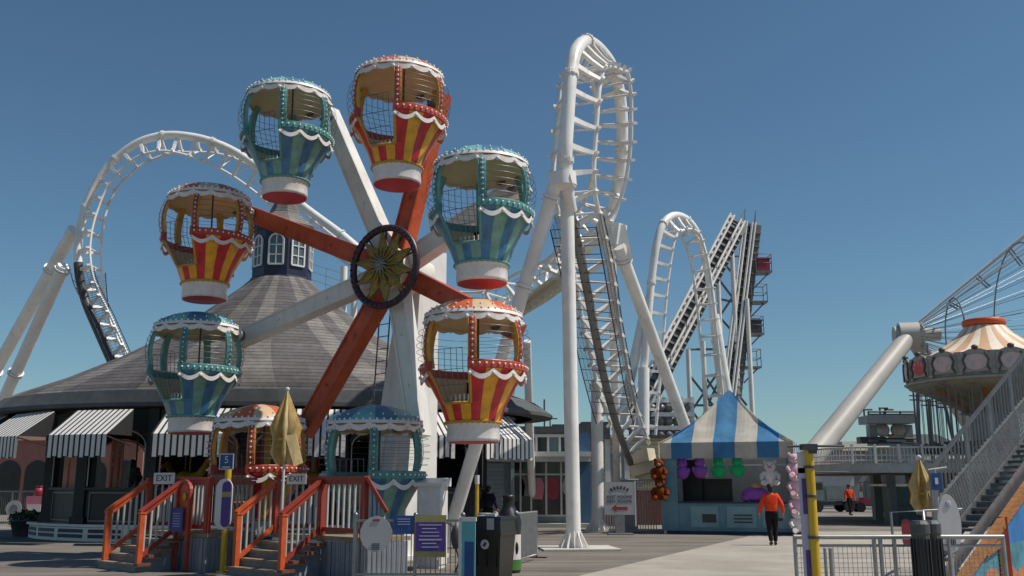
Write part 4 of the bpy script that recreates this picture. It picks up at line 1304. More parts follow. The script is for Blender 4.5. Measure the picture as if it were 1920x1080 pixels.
def person(label, loc, rz, h=1.75, top='sweat_orange', legs='trouser_black', step=0.1, arm=0.0, group=None, hat=True, bulk=1.0, fingers=True):
    """stands at loc and faces -Y before the turn rz; step: stride of the left foot ahead"""
    k = h / 1.75
    t = thing('person', label, 'person', loc, rz, group)
    b = bulk
    J = {'pel': (0, 0, .93), 'wa': (0, -.005, 1.08), 'ch': (0, 0, 1.27), 'nk': (0, .01, 1.47), 'n2': (0, 0, 1.535), 'hd': (0, -.015, 1.63), 'ht': (0, -.01, 1.70),
         'hl': (-.095, 0, .86), 'kl': (-.09, -.05 - step * .35, .49), 'al': (-.075, .02 - step, .085), 'tl': (-.085, -.13 - step, .035),
         'hr': (.095, 0, .86), 'kr': (.085, -.03 + step * .4, .49), 'ar': (.06, .03 + step, .10), 'tr': (.065, -.12 + step, .035),
         'sl': (-.175, .005, 1.415), 'el': (-.30, .03 + arm, 1.16), 'wl': (-.34, -.06 + arm, .92), 'pl': (-.345, -.09 + arm, .85),
         'sr': (.175, .005, 1.415), 'er': (.30, .03 - arm, 1.16), 'wr': (.34, -.05 - arm, .92), 'pr': (.345, -.08 - arm, .85)}
    nm = list(J)
    E = [('pel', 'wa'), ('wa', 'ch'), ('ch', 'nk'), ('nk', 'n2'), ('n2', 'hd'), ('hd', 'ht'), ('pel', 'hl'), ('hl', 'kl'), ('kl', 'al'), ('al', 'tl'), ('pel', 'hr'), ('hr', 'kr'), ('kr', 'ar'), ('ar', 'tr'),
         ('ch', 'sl'), ('sl', 'el'), ('el', 'wl'), ('wl', 'pl'), ('ch', 'sr'), ('sr', 'er'), ('er', 'wr'), ('wr', 'pr')]
    rad = {'pel': (.15 * b, .11 * b), 'wa': (.135 * b, .10 * b), 'ch': (.16 * b, .115 * b), 'nk': .06, 'n2': .055, 'hd': (.078, .095), 'ht': (.055, .07), 'hl': .085 * b, 'kl': .058, 'al': .042, 'tl': .035,
           'sl': .062 * b, 'el': .044, 'wl': .029, 'pl': (.036, .02)}
    for s in ('h', 'k', 'a', 't', 's', 'e', 'w', 'p'): rad[s + 'r'] = rad[s + 'l']
    pts = [V(J[n]) * k for n in nm]
    # fingers and thumb, each a short chain from the palm
    ed = [(nm.index(a), nm.index(c)) for a, c in E]
    rr = [tuple(q * k for q in rad[n]) if isinstance(rad[n], tuple) else rad[n] * k for n in nm]
    body = put(skin_mesh(pts, ed, rr), 'body', 'skin', t)
    if fingers:
        mb = MB()
        for side, wn in ((-1, 'pl'), (1, 'pr')):
            p = V(J[wn])
            for i, (dx, L) in enumerate(((-.03, .062), (-.01, .072), (.01, .068), (.028, .052))):
                q = p + V((side * .004, dx, -.02))
                mb.tube([q * k, (q + V((side * .004, -.006, -L * .5))) * k, (q + V((-side * .010, -.014, -L))) * k], [.0095 * k, .0085 * k, .006 * k], 6)
            q = p + V((-side * .01, -.03, .02))
            mb.tube([q * k, (q + V((-side * .015, -.03, -.025))) * k, (q + V((-side * .02, -.038, -.055))) * k], [.011 * k, .010 * k, .007 * k], 6)
        mb.build('fingers', 'skin', body)
    # face
    mb = MB()
    for x in (-1, 1):
        mb.ball(V((.033 * x, -.095, 1.645)) * k, .012 * k, 6, 5, 0); mb.ball(V((.085 * x, .0, 1.635)) * k, (.014 * k, .022 * k, .032 * k), 6, 5, 1)
    mb.tube([V((0, -.105, 1.65)) * k, V((0, -.128, 1.61)) * k], [.010 * k, .017 * k], 6, 1)
    mb.tube([V((-.025, -.105, 1.575)) * k, V((.025, -.105, 1.575)) * k], .007 * k, 5, 2)
    mb.build('face', ['black', 'skin', 'print_red'], body)
    sub = ['pel', 'wa', 'ch', 'nk', 'sl', 'el', 'wl', 'sr', 'er', 'wr']
    g = {'pel': (.178 * b, .14 * b), 'wa': (.17 * b, .132 * b), 'ch': (.185 * b, .138 * b), 'nk': .085, 'sl': .088 * b, 'el': .072, 'wl': .052}
    g.update({'sr': g['sl'], 'er': g['el'], 'wr': g['wl']})
    JJ = dict(J); JJ['nk'] = (0, .01, 1.455); JJ['pel'] = (0, 0, .935)
    se = [(sub.index(a), sub.index(c)) for a, c in E if a in sub and c in sub]
    put(skin_mesh([V(JJ[n]) * k for n in sub], se, [tuple(q * k for q in g[n]) if isinstance(g[n], tuple) else g[n] * k for n in sub]), 'top', top, t)
    J['top'] = (0, 0, 1.06); E.append(('pel', 'top'))
    sub = ['pel', 'top', 'hl', 'kl', 'al', 'hr', 'kr', 'ar']
    g = {'pel': (.160 * b, .125 * b), 'top': (.145 * b, .11 * b), 'hl': .108 * b, 'kl': .082, 'al': .066}; g.update({'hr': g['hl'], 'kr': g['kl'], 'ar': g['al']})
    se = [(sub.index(a), sub.index(c)) for a, c in E if a in sub and c in sub]
    put(skin_mesh([V(J[n]) * k for n in sub], se, [tuple(q * k for q in g[n]) if isinstance(g[n], tuple) else g[n] * k for n in sub]), 'trousers', legs, t)
    mb = MB()
    for a, c in (('al', 'tl'), ('ar', 'tr')):
        A, C = V(J[a]), V(J[c])
        mb.tube([(A + V((0, .05, -.04))) * k, (A + V((0, 0, -.03))) * k, (C + V((0, .03, .01))) * k, (C + V((0, -.04, 0))) * k], [.038 * k, .050 * k, .045 * k, .028 * k], 8)
    mb.build('shoes', 'shoe', t)
    mb = MB()
    mb.ball(V((0, .012, 1.668)) * k, (.098 * k, .115 * k, .098 * k), 14, 10)
    mb.ball(V((0, .055, 1.60)) * k, (.085 * k, .06 * k, .085 * k), 12, 8)
    if hat: mb.lathe([(.10 * k, 1.69 * k), (.102 * k, 1.735 * k), (.06 * k, 1.775 * k), (0, 1.78 * k)], 14)
    mb.build('hair', 'hair_black', t)
    return t
pp = gd(1450, 1023)
person('person in a bright orange sweatshirt and black trousers walking towards the striped game stall', (pp.x, pp.y, .008), R(172), 1.74, step=.06, bulk=1.22)
q = gd(916, 1003); person('person in a dark navy top standing in the shade by the grey shop', (q.x, q.y, .004), R(150), 1.72, 'sweat_navy', 'trouser_black', .05, bulk=1.1, hat=False, fingers=False)
q = gd(1595, 966); person('distant person in an orange-red shirt standing by the raised deck', (q.x, q.y, 0), R(20), 1.85, 'sweat_orange', 'trouser_black', .12, hat=True, fingers=False)

# ------------------------------------------------------------------ boarding stairs with orange rails
def staircase(label, base, rz, Wd, ext, drop, back, siding):
    t = thing('boarding_stairs', label, 'stairs', base, rz)
    z0, dz, td, n = .16, .15, .23, 4
    zd = z0 + dz * n
    run = td * n
    for i in range(n):                                   # steps: tread and riser
        y0 = -.22 + i * td
        mb = MB(); mb.box((Wd / 2 + .06, y0 + td / 2, z0 + i * dz - .025), (Wd + .36, td + .035, .05)); st_ = mb.build('tread', 'tread', t)
        mb = MB(); mb.box((Wd / 2, y0 + .03, (z0 + i * dz - .05) / 2 + (.0 if i == 0 else (z0 + (i - 1) * dz) / 2)), (Wd + .16, .03, z0 + i * dz - .05 - (0 if i == 0 else z0 + (i - 1) * dz)))
        mb.build('riser', 'riser', t)
        mb = MB(); mb.box((Wd + .17, y0 + td / 2, z0 + i * dz + .002), (.17, td + .05, .055)); mb.build('tread_end', 'tread_dark', st_)
    yl = -.22 + n * td
    LD = 1.15
    mb = MB(); mb.box((Wd / 2 + ext / 2, yl + LD / 2, zd - .04), (Wd + ext + .12, LD, .08)); mb.build('landing', 'tread', t)
    # boarded skirt, one panel per side
    for i in range(n):
        for x in (Wd + .06, -.06):
            mb = MB(); mb.box((x, -.22 + i * td + td / 2 + .02, (z0 + i * dz - .055) / 2), (.03, td, z0 + i * dz - .055)); mb.build('side_board', siding, t)
    k = int((ext + .06) / .105)
    mb = MB()
    for i in range(k):
        mb.box((Wd + .10 + (i + .5) * (ext / k), yl + .02 + .006 * (i % 2), (zd - .09) / 2), (ext / k - .010, .03, zd - .09))
    mb.box((Wd + ext / 2 + .06, yl + .045, (zd - .09) / 2), (ext - .02, .02, zd - .12))
    mb.build('front_boards', siding, t)
    mb = MB()
    for i in range(9): mb.box((Wd + ext + .04, yl + .07 + i * .12, (zd - .09) / 2), (.03, .112, zd - .09))
    mb.box((Wd + ext + .02, yl + .07 + 4 * .12, (zd - .09) / 2), (.02, 1.0, zd - .12))
    mb.build('end_boards', siding, t)
    RH = 1.08
    def post(x, y, zb, zt, m='rail_orange', s=.10):
        mb = MB(); mb.box((x, y, (zb + zt) / 2), (s, s, zt - zb)); mb.box((x, y, zt + .015), (s + .03, s + .03, .03)); return mb.build('post', m, t)
    def slope_rail(x, m1, m2):
        y0, y1 = -.10, yl + .02
        za, zb_ = z0 + RH - .06, zd + RH - .04
        mb = MB(); mb.beam((x, y0 - .05, za), (x, y1, zb_), .11, .055); mb.beam((x, y0, za - .07), (x, y1, zb_ - .07), .045, .09)
        mb.build('handrail', m1, t)
        mb = MB(); mb.beam((x, y0 + .03, z0 + .15), (x, y1, zd + .13), .05, .09); mb.build('bottom_rail', m2, t)
        for i in range(6):
            f = (i + .6) / 6.3
            y = y0 + (y1 - y0) * f
            mb = MB(); mb.box((x, y, (z0 + zd) / 2 + (zd - z0) * (f - .5) + .60), (.035, .035, .86)); mb.build('baluster', 'baluster', t)
    slope_rail(0, 'rail_orange', 'rail_orange'); slope_rail(Wd, 'rail_shaded_red', 'rail_shaded_red')  # left rail in lit orange, right rail with its shade painted in
    post(0, -.10, z0, z0 + RH - .10); post(Wd, -.10, z0, z0 + RH - .10)
    post(0, yl + .06, zd, zd + RH, 'rail_shaded_red'); post(Wd, yl + .06, zd - .1, zd + RH, 'rail_shaded_red', .11)
    def flat_rail(p, q, cnt, post_end=True):
        p, q = V(p), V(q)
        mb = MB(); mb.beam(p + V((0, 0, RH)), q + V((0, 0, RH)), .10, .055); mb.beam(p + V((0, 0, .12)), q + V((0, 0, .12)), .05, .08); mb.beam(p + V((0, 0, RH - .08)), q + V((0, 0, RH - .08)), .04, .08); mb.build('handrail', 'rail_shaded_red', t)
        for i in range(cnt):
            c = p.lerp(q, (i + .7) / (cnt + .4))
            mb = MB(); mb.box((c.x, c.y, zd + .58), (.036, .036, .86)); mb.build('baluster', 'baluster', t)
    flat_rail((Wd + .06, yl + .06, zd), (Wd + ext, yl + .06, zd), max(3, int(ext / .165)))
    post(Wd + ext, yl + .06, zd - .1, zd + RH, 'rail_shaded_red', .11)
    flat_rail((.02, yl + .1, zd), (.02, yl + LD - .05, zd), 6)
    if back: flat_rail((.0, yl + LD - .03, zd), (Wd + ext, yl + LD - .03, zd), 14)
    if drop:
        a, b = V((Wd + ext + .05, yl + .06, zd + RH)), V((Wd + ext + .36, yl + .30, zd + RH - .62))
        mb = MB(); mb.beam(a, b, .10, .06); mb.beam(a - V((0, 0, .96)), b - V((0, 0, .5)), .05, .06); mb.build('handrail', 'rail_shaded_red', t)
        for i in range(4):
            f = (i + .8) / 4.4; c = a.lerp(b, f); lo_ = zd + .12 + f * (.46 - .62 + .5) * .2
            mb = MB(); mb.box((c.x, c.y, (c.z + lo_) / 2), (.036, .036, c.z - lo_)); mb.build('baluster', 'baluster', t)
    return t, zd, yl
RZ = R(-43)
p1 = gd(205, 1050, .16); p1.z = 0
p2 = gd(450, 1061, .16); p2.z = 0
stA, zd, yl = staircase('left boarding stairs with orange handrail, farther from the trash can', p1, RZ, 1.50, 1.05, False, True, 'skirt_boards')
stB, zd, yl = staircase('right boarding stairs with orange handrails and boarded landing beside the round white board', p2, RZ, 1.55, 1.30, True, False, 'skirt_boards')
def local(root, v): return Matrix.Translation(root.location) @ root.rotation_euler.to_matrix().to_4x4() @ V(v)
# exit signs
def plate_sign(name, label, c, rz, w_, h_, m, txt=None, ts=.1, tm='print_dark', cat='sign', border=None, group=None):
    t = thing(name, label, cat, c, rz, group)
    mb = MB(); mb.box((0, 0, 0), (w_, .02, h_)); mb.build('plate', m, t)
    if border:
        mb = MB()
        for z in (-1, 1): mb.box((0, -.012, z * (h_ / 2 - .012)), (w_, .01, .024))
        for x in (-1, 1): mb.box((x * (w_ / 2 - .012), -.012, 0), (.024, .01, h_ - .05))
        mb.build('border', border, t)
    if txt:
        for i, (s, z, size, mm) in enumerate(txt):
            text(s, size, face_front(0, -.014, z), mm, 'lettering', t)
    return t
c = at(308, 897, p1.y + .25); plate_sign('exit_sign', 'small white EXIT sign on the left boarding stairs', c, R(-12), .50, .24, 'sign_white', [('EXIT', 0, .19, 'print_dark')])
c = at(556, 898, 18.95); plate_sign('exit_sign', 'small white EXIT sign at the top of the right boarding stairs', c, R(-12), .40, .20, 'sign_white', [('EXIT', 0, .15, 'print_dark')])
mb = MB(); a = at(556, 905, 18.99)
# arched orange gate panel and purple notice on the left stairs
c = local(stA, (1.92, yl - .12, 0))
t = thing('entrance_panel', 'arched orange entrance panel between the two boarding stairs', 'panel', (c.x, c.y, zd), R(-43))
mb = MB(); arch = [(-.25, 0)] + [(-.25 * math.cos(x), .78 + .25 * math.sin(x)) for x in [PI * i / 10 for i in range(11)]] + [(.25, 0)]
mb.prism([(x, 0, z) for x, z in arch], (0, .05, 0)); mb.build('panel', 'rail_orange', t)
mb = MB()
for i in range(10):
    a_, b_ = arch[1 + i], arch[2 + i]; mb.beam((a_[0], -.01, a_[1]), (b_[0], -.01, b_[1]), .06, .06)
for x in (-.25, .25): mb.beam((x, -.01, -.75), (x, -.01, .78), .07, .07, (0, 1, 0))
mb.build('frame', 'rail_shaded_red', t)
mb = MB(); mb.ball((.03, -.02, .72), (.07, .03, .09), 8, 6); mb.build('emblem', 'mustard', t)
c = local(stA, (1.85, yl - .22, 1.02))
t = plate_sign('notice_board', 'blue grey notice with purple edge on the post of the left boarding stairs', c, R(-30), .36, .48, 'sign_blue', None, border='sign_purple')
mb = MB()
for i in range(6): mb.box((0, -.014, .12 - i * .05), (.22 - .03 * (i % 2), .006, .012))
mb.build('print', 'print_grey', t)
# yellow sign post with number 5
sb = gd(417, 1074)
t = thing('sign_post', 'yellow post carrying a blue number 5 sign and a purple rounded board by the stairs', 'sign post', (sb.x, sb.y, .004), R(-14))
mb = MB(); mb.tube([(0, 0, 0), (0, 0, 2.25)], .065, 14); mb.tube([(0, 0, 0), (0, 0, .04)], .12, 14); mb.build('pole', 'sign_yellow', t)
mb = MB(); mb.box((.0, -.08, 2.17), (.30, .03, .31)); pp_ = mb.build('number_plate', 'sign_blue', t)
mb = MB()
for z in (-1, 1): mb.box((0, -.098, 2.17 + z * .15), (.31, .012, .018))
for x in (-1, 1): mb.box((x * .15, -.098, 2.17), (.018, .012, .29))
mb.build('plate_edge', 'sign_white', pp_)
text('5', .2, face_front(0, -.098, 2.20), 'sign_white', 'lettering', pp_)
mb = MB(); mb.box((0, -.098, 2.06), (.18, .006, .022)); mb.build('print', 'sign_white', pp_)
def stadium(w_, h_, n=8):
    r = w_ / 2
    return [(r * math.cos(PI * i / n), h_ / 2 - r + r * math.sin(PI * i / n)) for i in range(n + 1)] + [(-r * math.cos(PI * i / n), -h_ / 2 + r - r * math.sin(PI * i / n)) for i in range(n + 1)]
mb = MB(); mb.prism([(x - .0, -.12, 1.33 + z) for x, z in stadium(.36, 1.0)], (0, .03, 0)); bd = mb.build('board', 'sign_white', t)
mb = MB(); mb.prism([(x + .06, -.128, 1.33 + z) for x, z in stadium(.20, .9)], (0, .005, 0)); mb.build('board_face', 'sign_purple', bd)
mb = MB(); mb.box((.06, -.132, 1.52), (.19, .006, .10)); mb.build('stripe', 'sign_olive', bd)
# closed umbrellas
def umbrella(label, base, h, r, droop, s=0):
    t = thing('closed_umbrella', label, 'umbrella', base)
    mb = MB(); mb.tube([(0, 0, 0), (0, 0, h)], .028, 8); mb.ball((0, 0, h + .03), .045, 8, 6); mb.tube([(0, 0, 0), (0, 0, .10)], .25, 16); mb.build('pole', 'shop_trim', t)
    rnd = random.Random(s)
    mb = MB()
    n = 32
    q_ = droop / 1.4
    prof_ = [(0.03, h - .02), (r * .38, h - .22 * q_), (r * .70, h - .5 * q_), (r * .98, h - .72 * q_), (r * .78, h - .95 * q_), (r * .90, h - 1.22 * q_), (r * .55, h - droop)]
    ph = [rnd.uniform(-.2, .2) for _ in range(n)]
    rings = []
    for i, (rr, z) in enumerate(prof_):
        rings.append([V((rr * (1 + (.30 if k % 4 < 2 else -.25) * min(1, i / 2) * (1 + ph[k])) * math.sin(2 * PI * k / n) + .04 * i * (.3 if s else -.2) * .3, -rr * (1 + (.30 if k % 4 < 2 else -.25) * min(1, i / 2) * (1 + ph[k])) * math.cos(2 * PI * k / n), z + (ph[k] * .35 if i == len(prof_) - 1 else ph[k] * .05))) for k in range(n)])
    vs = [v for rg in rings for v in rg]; fs, ms = [], []
    for i in range(len(prof_) - 1):
        for k in range(n):
            fs.append((i * n + k, i * n + (k + 1) % n, (i + 1) * n + (k + 1) % n, (i + 1) * n + k)); ms.append(1 if (k // 4) % 3 == 0 else 0)
    mb.add(vs, fs, ms, True); mb.build('canopy', ['umbrella_tan', 'umbrella_light'], t)
    mb = MB()
    k_ = droop / 1.40
    mb.prism([(r * .2, -r * 1.0, h - .88 * k_), (r * 1.0, -r * .75, h - .86 * k_), (r * 1.55, -r * .5, h - 1.40 * k_), (r * .95, -r * .8, h - 1.47 * k_)], (0, .03, 0)); mb.build('loose_panel', 'umbrella_light', t)
    mb = MB(); mb.lathe([(r * .86, h - .92 * q_), (r * .9, h - .95 * q_), (r * .86, h - .98 * q_)], 20); mb.build('strap', 'mustard', t)
    return t
ub = gd(528, 1071); umbrella('closed tan umbrella rising in front of the orange bottom gondola', (at(531, 900, 18.9).x, 18.9, 0.004), at(524, 733, 18.9).z, .25, 1.40, 1)

# ------------------------------------------------------------------ fence with signs, bins, barrier
FY = 17.55
def XF(px): return at(px, 1000, FY).x
f0, f1 = XF(666), XF(868)
t = thing('picket_fence', 'grey metal picket fence carrying purple notices in front of the wheel', 'fence', (f0, FY, .004))
L = f1 - f0
mb = MB()
for z in (.16, 1.08): mb.box((L / 2, 0, z), (L, .04, .04))
mb.build('rail', 'steel', t)
n = int(L / .085)
mb = MB()
for i in range(n): mb.box(((i + .5) * L / n, 0, .61), (.016, .016, .90))
mb.build('pickets', 'grey_metal', t)
for x in (0, L * .56, L): 
    mb = MB(); mb.box((x, 0, .58), (.06, .06, 1.16)); mb.ball((x, 0, 1.18), .045, 8, 6); mb.build('post', 'steel', t)
mb = MB(); mb.ball((L - .12, -.08, .80), (.09, .06, .22), 8, 6); mb.tube([(L - .12, -.06, .62), (L - .05, -.08, .4), (L - .12, -.06, .2)], .02, 6); mb.build('lock_chain', 'dark_grey', t)
mb = MB(); mb.prism([(L - .42 + math.cos(a_) * .40, .0, .68 + math.sin(a_) * .40) for a_ in [PI * .5 * i / 6 for i in range(7)]] + [(L - .42 + math.cos(a_) * .37, .0, .68 + math.sin(a_) * .37) for a_ in [PI * .5 * (6 - i) / 6 for i in range(7)]], (0, .03, 0)); mb.build('gate_curve', 'steel', t)
def FZ(py): return at(960, py, FY).z
c = at(705, 1001, FY - .10)
t = thing('round_board', 'round white board hanging on the picket fence beside the boarding stairs', 'sign', c)
mb = MB(); mb.prism([(.285 * math.cos(a_) * (1 if abs(math.sin(a_)) < .9 else 1), 0, .31 * math.sin(a_)) for a_ in [2 * PI * i / 14 + .2 for i in range(14)]], (0, .02, 0)); mb.build('plate', 'sign_grey', t)
mb = MB(); mb.box((0, -.005, .235), (.12, .008, .035)); mb.build('heading', 'print_red', t)
mb = MB()
for i in range(4): mb.box((0, -.005, -.17 - i * .03), (.14, .008, .012))
mb.build('print', 'print_dark', t)
c = at(757, 984, FY - .08); t = plate_sign('notice_board', 'small blue notice on the picket fence, left of the larger purple one', c, 0, .37, .32, 'sign_blue')
mb = MB()
for i in range(3): mb.box((0, -.014, .10 - i * .045), (.22, .006, .012))
mb.build('print', 'print_grey', t)
c = at(807, 1005, FY - .09); t = plate_sign('notice_board', 'large purple notice with olive borders on the picket fence', c, 0, .56, .72, 'sign_olive')
mb = MB(); mb.box((0, -.013, -.01), (.52, .012, .50)); fc = mb.build('notice_face', 'sign_purple', t)
mb = MB()
for i in range(7): mb.box((-.02 * (i % 2), -.021, .19 - i * .063), (.40 - .05 * ((i * 3) % 4), .005, .016 + .008 * (i == 4)))
mb.build('print', 'print_grey', fc)
# teal info board and trash bins
tb = at(878, 1020, 16.9); tb.z = 0
t = thing('information_board', 'upright teal board with a white top edge left of the black trash can', 'board', (tb.x, 16.95, .004), R(-8))
mb = MB(); mb.box((0, 0, .60), (.24, .05, 1.0)); mb.build('panel', 'sign_teal', t)
mb = MB(); mb.box((0, 0, 1.12), (.27, .07, .07)); mb.box((-.14, 0, .58), (.05, .07, 1.14)); mb.build('frame', 'sign_white', t)
mb = MB(); mb.box((.02, -.028, .45), (.16, .006, .6)); mb.build('panel_face', 'sign_blue', t)
kb = gd(925, 1088)
t = thing('trash_can', 'square black trash can with a round white sticker and papers on its lid', 'trash can', (kb.x, kb.y, .008), R(-27))
def taper(mb, w0, w1, z0, z1, m=0): frustum(mb, V((0, 0, z0)), V((0, 0, z1)), w0 / 2, w0 / 2, w1 / 2, w1 / 2, V((1, 0, 0)), V((0, 1, 0)), m)
mb = MB(); taper(mb, .50, .60, .02, .80); taper(mb, .44, .46, 0, .02)
for s in (-1, 1):
    for x in (-.2, 0, .2): mb.box((x, s * .288, .5), (.02, .02, .5))
mb.build('bin', 'black_plastic', t)
mb = MB(); taper(mb, .64, .64, .80, .87); taper(mb, .61, .58, .87, 1.08); taper(mb, .62, .60, 1.08, 1.13); mb.build('lid', 'black_plastic', t)
mb = MB(); mb.tube([(-.02, -.279, .64), (-.02, -.300, .64)], .085, 20); stk = mb.build('sticker', 'sign_white', t)
mb = MB(); mb.box((-.02, -.303, .64), (.05, .004, .085), mx=Matrix.Rotation(.6, 3, 'Y')); mb.build('sticker_mark', 'print_dark', stk)
mb = MB(); mb.box((.10, -.308, 1.0), (.15, .004, .20)); mb.build('paper_label', 'sign_grey', t)
mb = MB(); mb.box((-.08, -.12, 1.14), (.26, .2, .012), rz=.3); mb.box((-.22, .05, 1.16), (.22, .14, .05), rz=-.2); mb.box((.05, -.2, 1.16), (.2, .1, .05), rz=.15); mb.build('papers', 'sign_white', t)
bb = gd(953, 1074)
t = thing('bottle_bin', 'black bottle-shaped bin with a white and green label beside the trash can', 'bin', (bb.x, bb.y, .004), R(10))
mb = MB(); mb.lathe([(.235, 0), (.25, .05), (.25, .78), (.262, .86), (.262, 1.0), (.235, 1.10), (.15, 1.24), (.125, 1.30), (.125, 1.44), (.135, 1.45), (.135, 1.50), (.06, 1.515), (0, 1.515)], 28); mb.build('bottle', 'black', t)
mb = MB(); mb.lathe([(.254, .22), (.254, .74)], 28); mb.build('label', 'sign_white', t)
mb = MB(); mb.lathe([(.257, .06), (.257, .26)], 28); mb.build('label_band', 'label_green', t)
mb = MB(); mb.ball((.13, -.22, .48), (.04, .02, .12), 8, 6); mb.build('label_mark', 'black', t)
mb = MB(); mb.tube([(-.27, -.05, 1.12), (-.29, -.07, 1.12)], .07, 12); mb.ball((.14, -.18, 1.17), .03, 8, 6); mb.build('cap_badge', 'sign_white', t)
# grey barrier panel running away behind the bins
g0, g1 = gd(952, 1066), gd(1007, 1050)
t = thing('crowd_barrier', 'grey barred crowd barrier running back from the bottle-shaped bin', 'barrier', (g0.x, g0.y, .004), math.atan2(g1.y - g0.y, g1.x - g0.x))
L = (g1 - g0).length
mb = MB(); mb.tube([(0, 0, .12), (0, 0, 1.1), (L, 0, 1.1), (L, 0, .12)], .022, 8, closed=True); mb.build('frame', 'galv', t)
mb = MB()
for i in range(28): mb.tube([((i + .5) * L / 28, 0, .12), ((i + .5) * L / 28, 0, 1.1)], .012, 5)
mb.build('bars', 'galv', t)
for x in (.15, L - .05):
    mb = MB(); mb.box((x, 0, .06), (.06, .5, .03)); mb.box((x, 0, .1), (.04, .04, .1)); mb.build('foot', 'dark_grey', t)
# control cabinet, yellow post, planter
cbp = at(810, 1000, 21.0)
t = thing('control_cabinet', 'white control cabinet with a sloping top behind the picket fence', 'cabinet', (cbp.x, 21.0, .004), R(-14))
mb = MB(); mb.box((0, 0, .88), (.52, .5, 1.6)); mb.box((0, 0, .04), (.48, .46, .08)); mb.build('body', 'wheel_white', t)
mb = MB(); mb.box((0, -.26, .88), (.42, .02, 1.4)); d_ = mb.build('door', 'trim_white', t)
mb = MB(); mb.box((-.15, -.28, .95), (.03, .03, .12)); mb.build('handle', 'dark_grey', d_)
mb = MB(); mb.add([V(q) for q in ((-.32, -.34, 1.68), (.32, -.34, 1.68), (.32, .3, 1.68), (-.32, .3, 1.68), (-.32, -.34, 1.75), (.32, -.34, 1.75), (.32, .3, 1.86), (-.32, .3, 1.86))], [(3, 2, 1, 0), (4, 5, 6, 7), (0, 1, 5, 4), (1, 2, 6, 5), (2, 3, 7, 6), (3, 0, 4, 7)]); mb.build('lid', 'white_paint', t)
yb = at(894, 1000, 27.5)
t = thing('yellow_post', 'thin yellow post with a white cap beside the leaning white pillar', 'post', (yb.x, 27.5, .004))
mb = MB(); mb.tube([(0, 0, 0), (0, 0, 1.75)], .055, 10); mb.build('pole', 'sign_yellow', t)
mb = MB(); mb.tube([(0, 0, 1.751), (0, 0, 2.0)], .07, 10); mb.build('cap', 'sign_white', t)
pb = gd(62, 1004)
t = thing('planter', 'dark planter of low green shrubs at the left end of the carousel plinth', 'planter', (pb.x, pb.y - .5, .004))
mb = MB(); mb.lathe([(.42, 0), (.55, .5), (.6, .5), (.6, .58), (.5, .56), (0, .5)], 18); mb.build('pot', 'dark_grey', t)
mb = MB(); rnd = random.Random(3)
for i in range(420):
    a_ = rnd.uniform(0, 2 * PI); r_ = .62 * math.sqrt(rnd.random()); z = .55 + rnd.random() * .34 * (1.2 - r_)
    c = V((r_ * math.cos(a_), r_ * math.sin(a_), z)); u = V((rnd.gauss(0, 1), rnd.gauss(0, 1), rnd.gauss(0, 1))).normalized(); v_ = u.orthogonal().normalized()
    s = rnd.uniform(.05, .09); mb.add([c - u * s, c + v_ * s * .45, c + u * s, c - v_ * s * .45], [(0, 1, 2, 3)])
mb.build('foliage', 'leaf', t)
# direction board in front of the clapboard building
db = at(1163, 1000, 35.6)
t = thing('direction_board', 'grey rest rooms board with a red arrow to the left, beside the second pillar', 'sign', (db.x, 35.6, .004))
mb = MB(); mb.box((0, 0, 1.28), (1.10, .05, 1.16)); mb.build('plate', 'sign_grey', t)
mb = MB(); mb.box((0, .0, .36), (.34, .06, .70)); mb.box((0, 0, .03), (.9, .5, .05)); mb.build('stand', 'riser', t)
mb = MB(); mb.box((.57, 0, 1.1), (.05, .06, 1.6)); mb.build('edge_post', 'sign_white', t)
text('REST ROOMS', .155, face_front(0, -.03, 1.33), 'print_dark', 'lettering', t)
text('REST ROOMS', .155, face_front(0, -.03, 1.17), 'print_dark', 'lettering', t)
mb = MB()
for i in range(6):
    a_ = R(122 - i * 12.8 * 1.0); mb.box((math.cos(a_) * .55, -.03, 1.14 + math.sin(a_) * .52), (.07, .01, .12), mx=Matrix.Rotation(-(a_ - PI / 2), 3, 'Y'))
mb.build('heading_marks', 'print_dark', t)
mb = MB(); mb.prism([(-.30, -.032, .93), (-.12, -.032, 1.07), (-.12, -.032, .98), (.28, -.032, .98), (.28, -.032, .87), (-.12, -.032, .87), (-.12, -.032, .79)], (0, .008, 0)); mb.build('arrow', 'print_red', t)
# tall mesh gates beside the board
gp = at(1196, 1000, 37.0)
t = thing('gate_panel', 'grey barred gate panel standing between the direction board and the game stall', 'gate', (gp.x, 37.0, .004))
mb = MB(); mb.box((-.3, 0, 1.0), (.55, .04, 1.9)); mb.build('panel', 'grey_metal', t)
mb = MB()
for i in range(8): mb.tube([(.0 + i * .1, 0, .1), (.0 + i * .1, 0, 1.95)], .018, 5)
for z in (.1, 1.95): mb.tube([(-.6, 0, z), (.75, 0, z)], .03, 6)
mb.build('bars', 'galv', t)
t = thing('picket_fence', 'low white fence section behind the direction board', 'fence', (at(1145, 1000, 37.6).x, 37.6, .004))
mb = MB()
for i in range(16): mb.box((-.5 + i * .1, 0, .55), (.05, .03, 1.0))
for z in (.25, .9): mb.box((.25, .03, z), (1.6, .03, .06))
mb.build('pickets', 'trim_white', t)

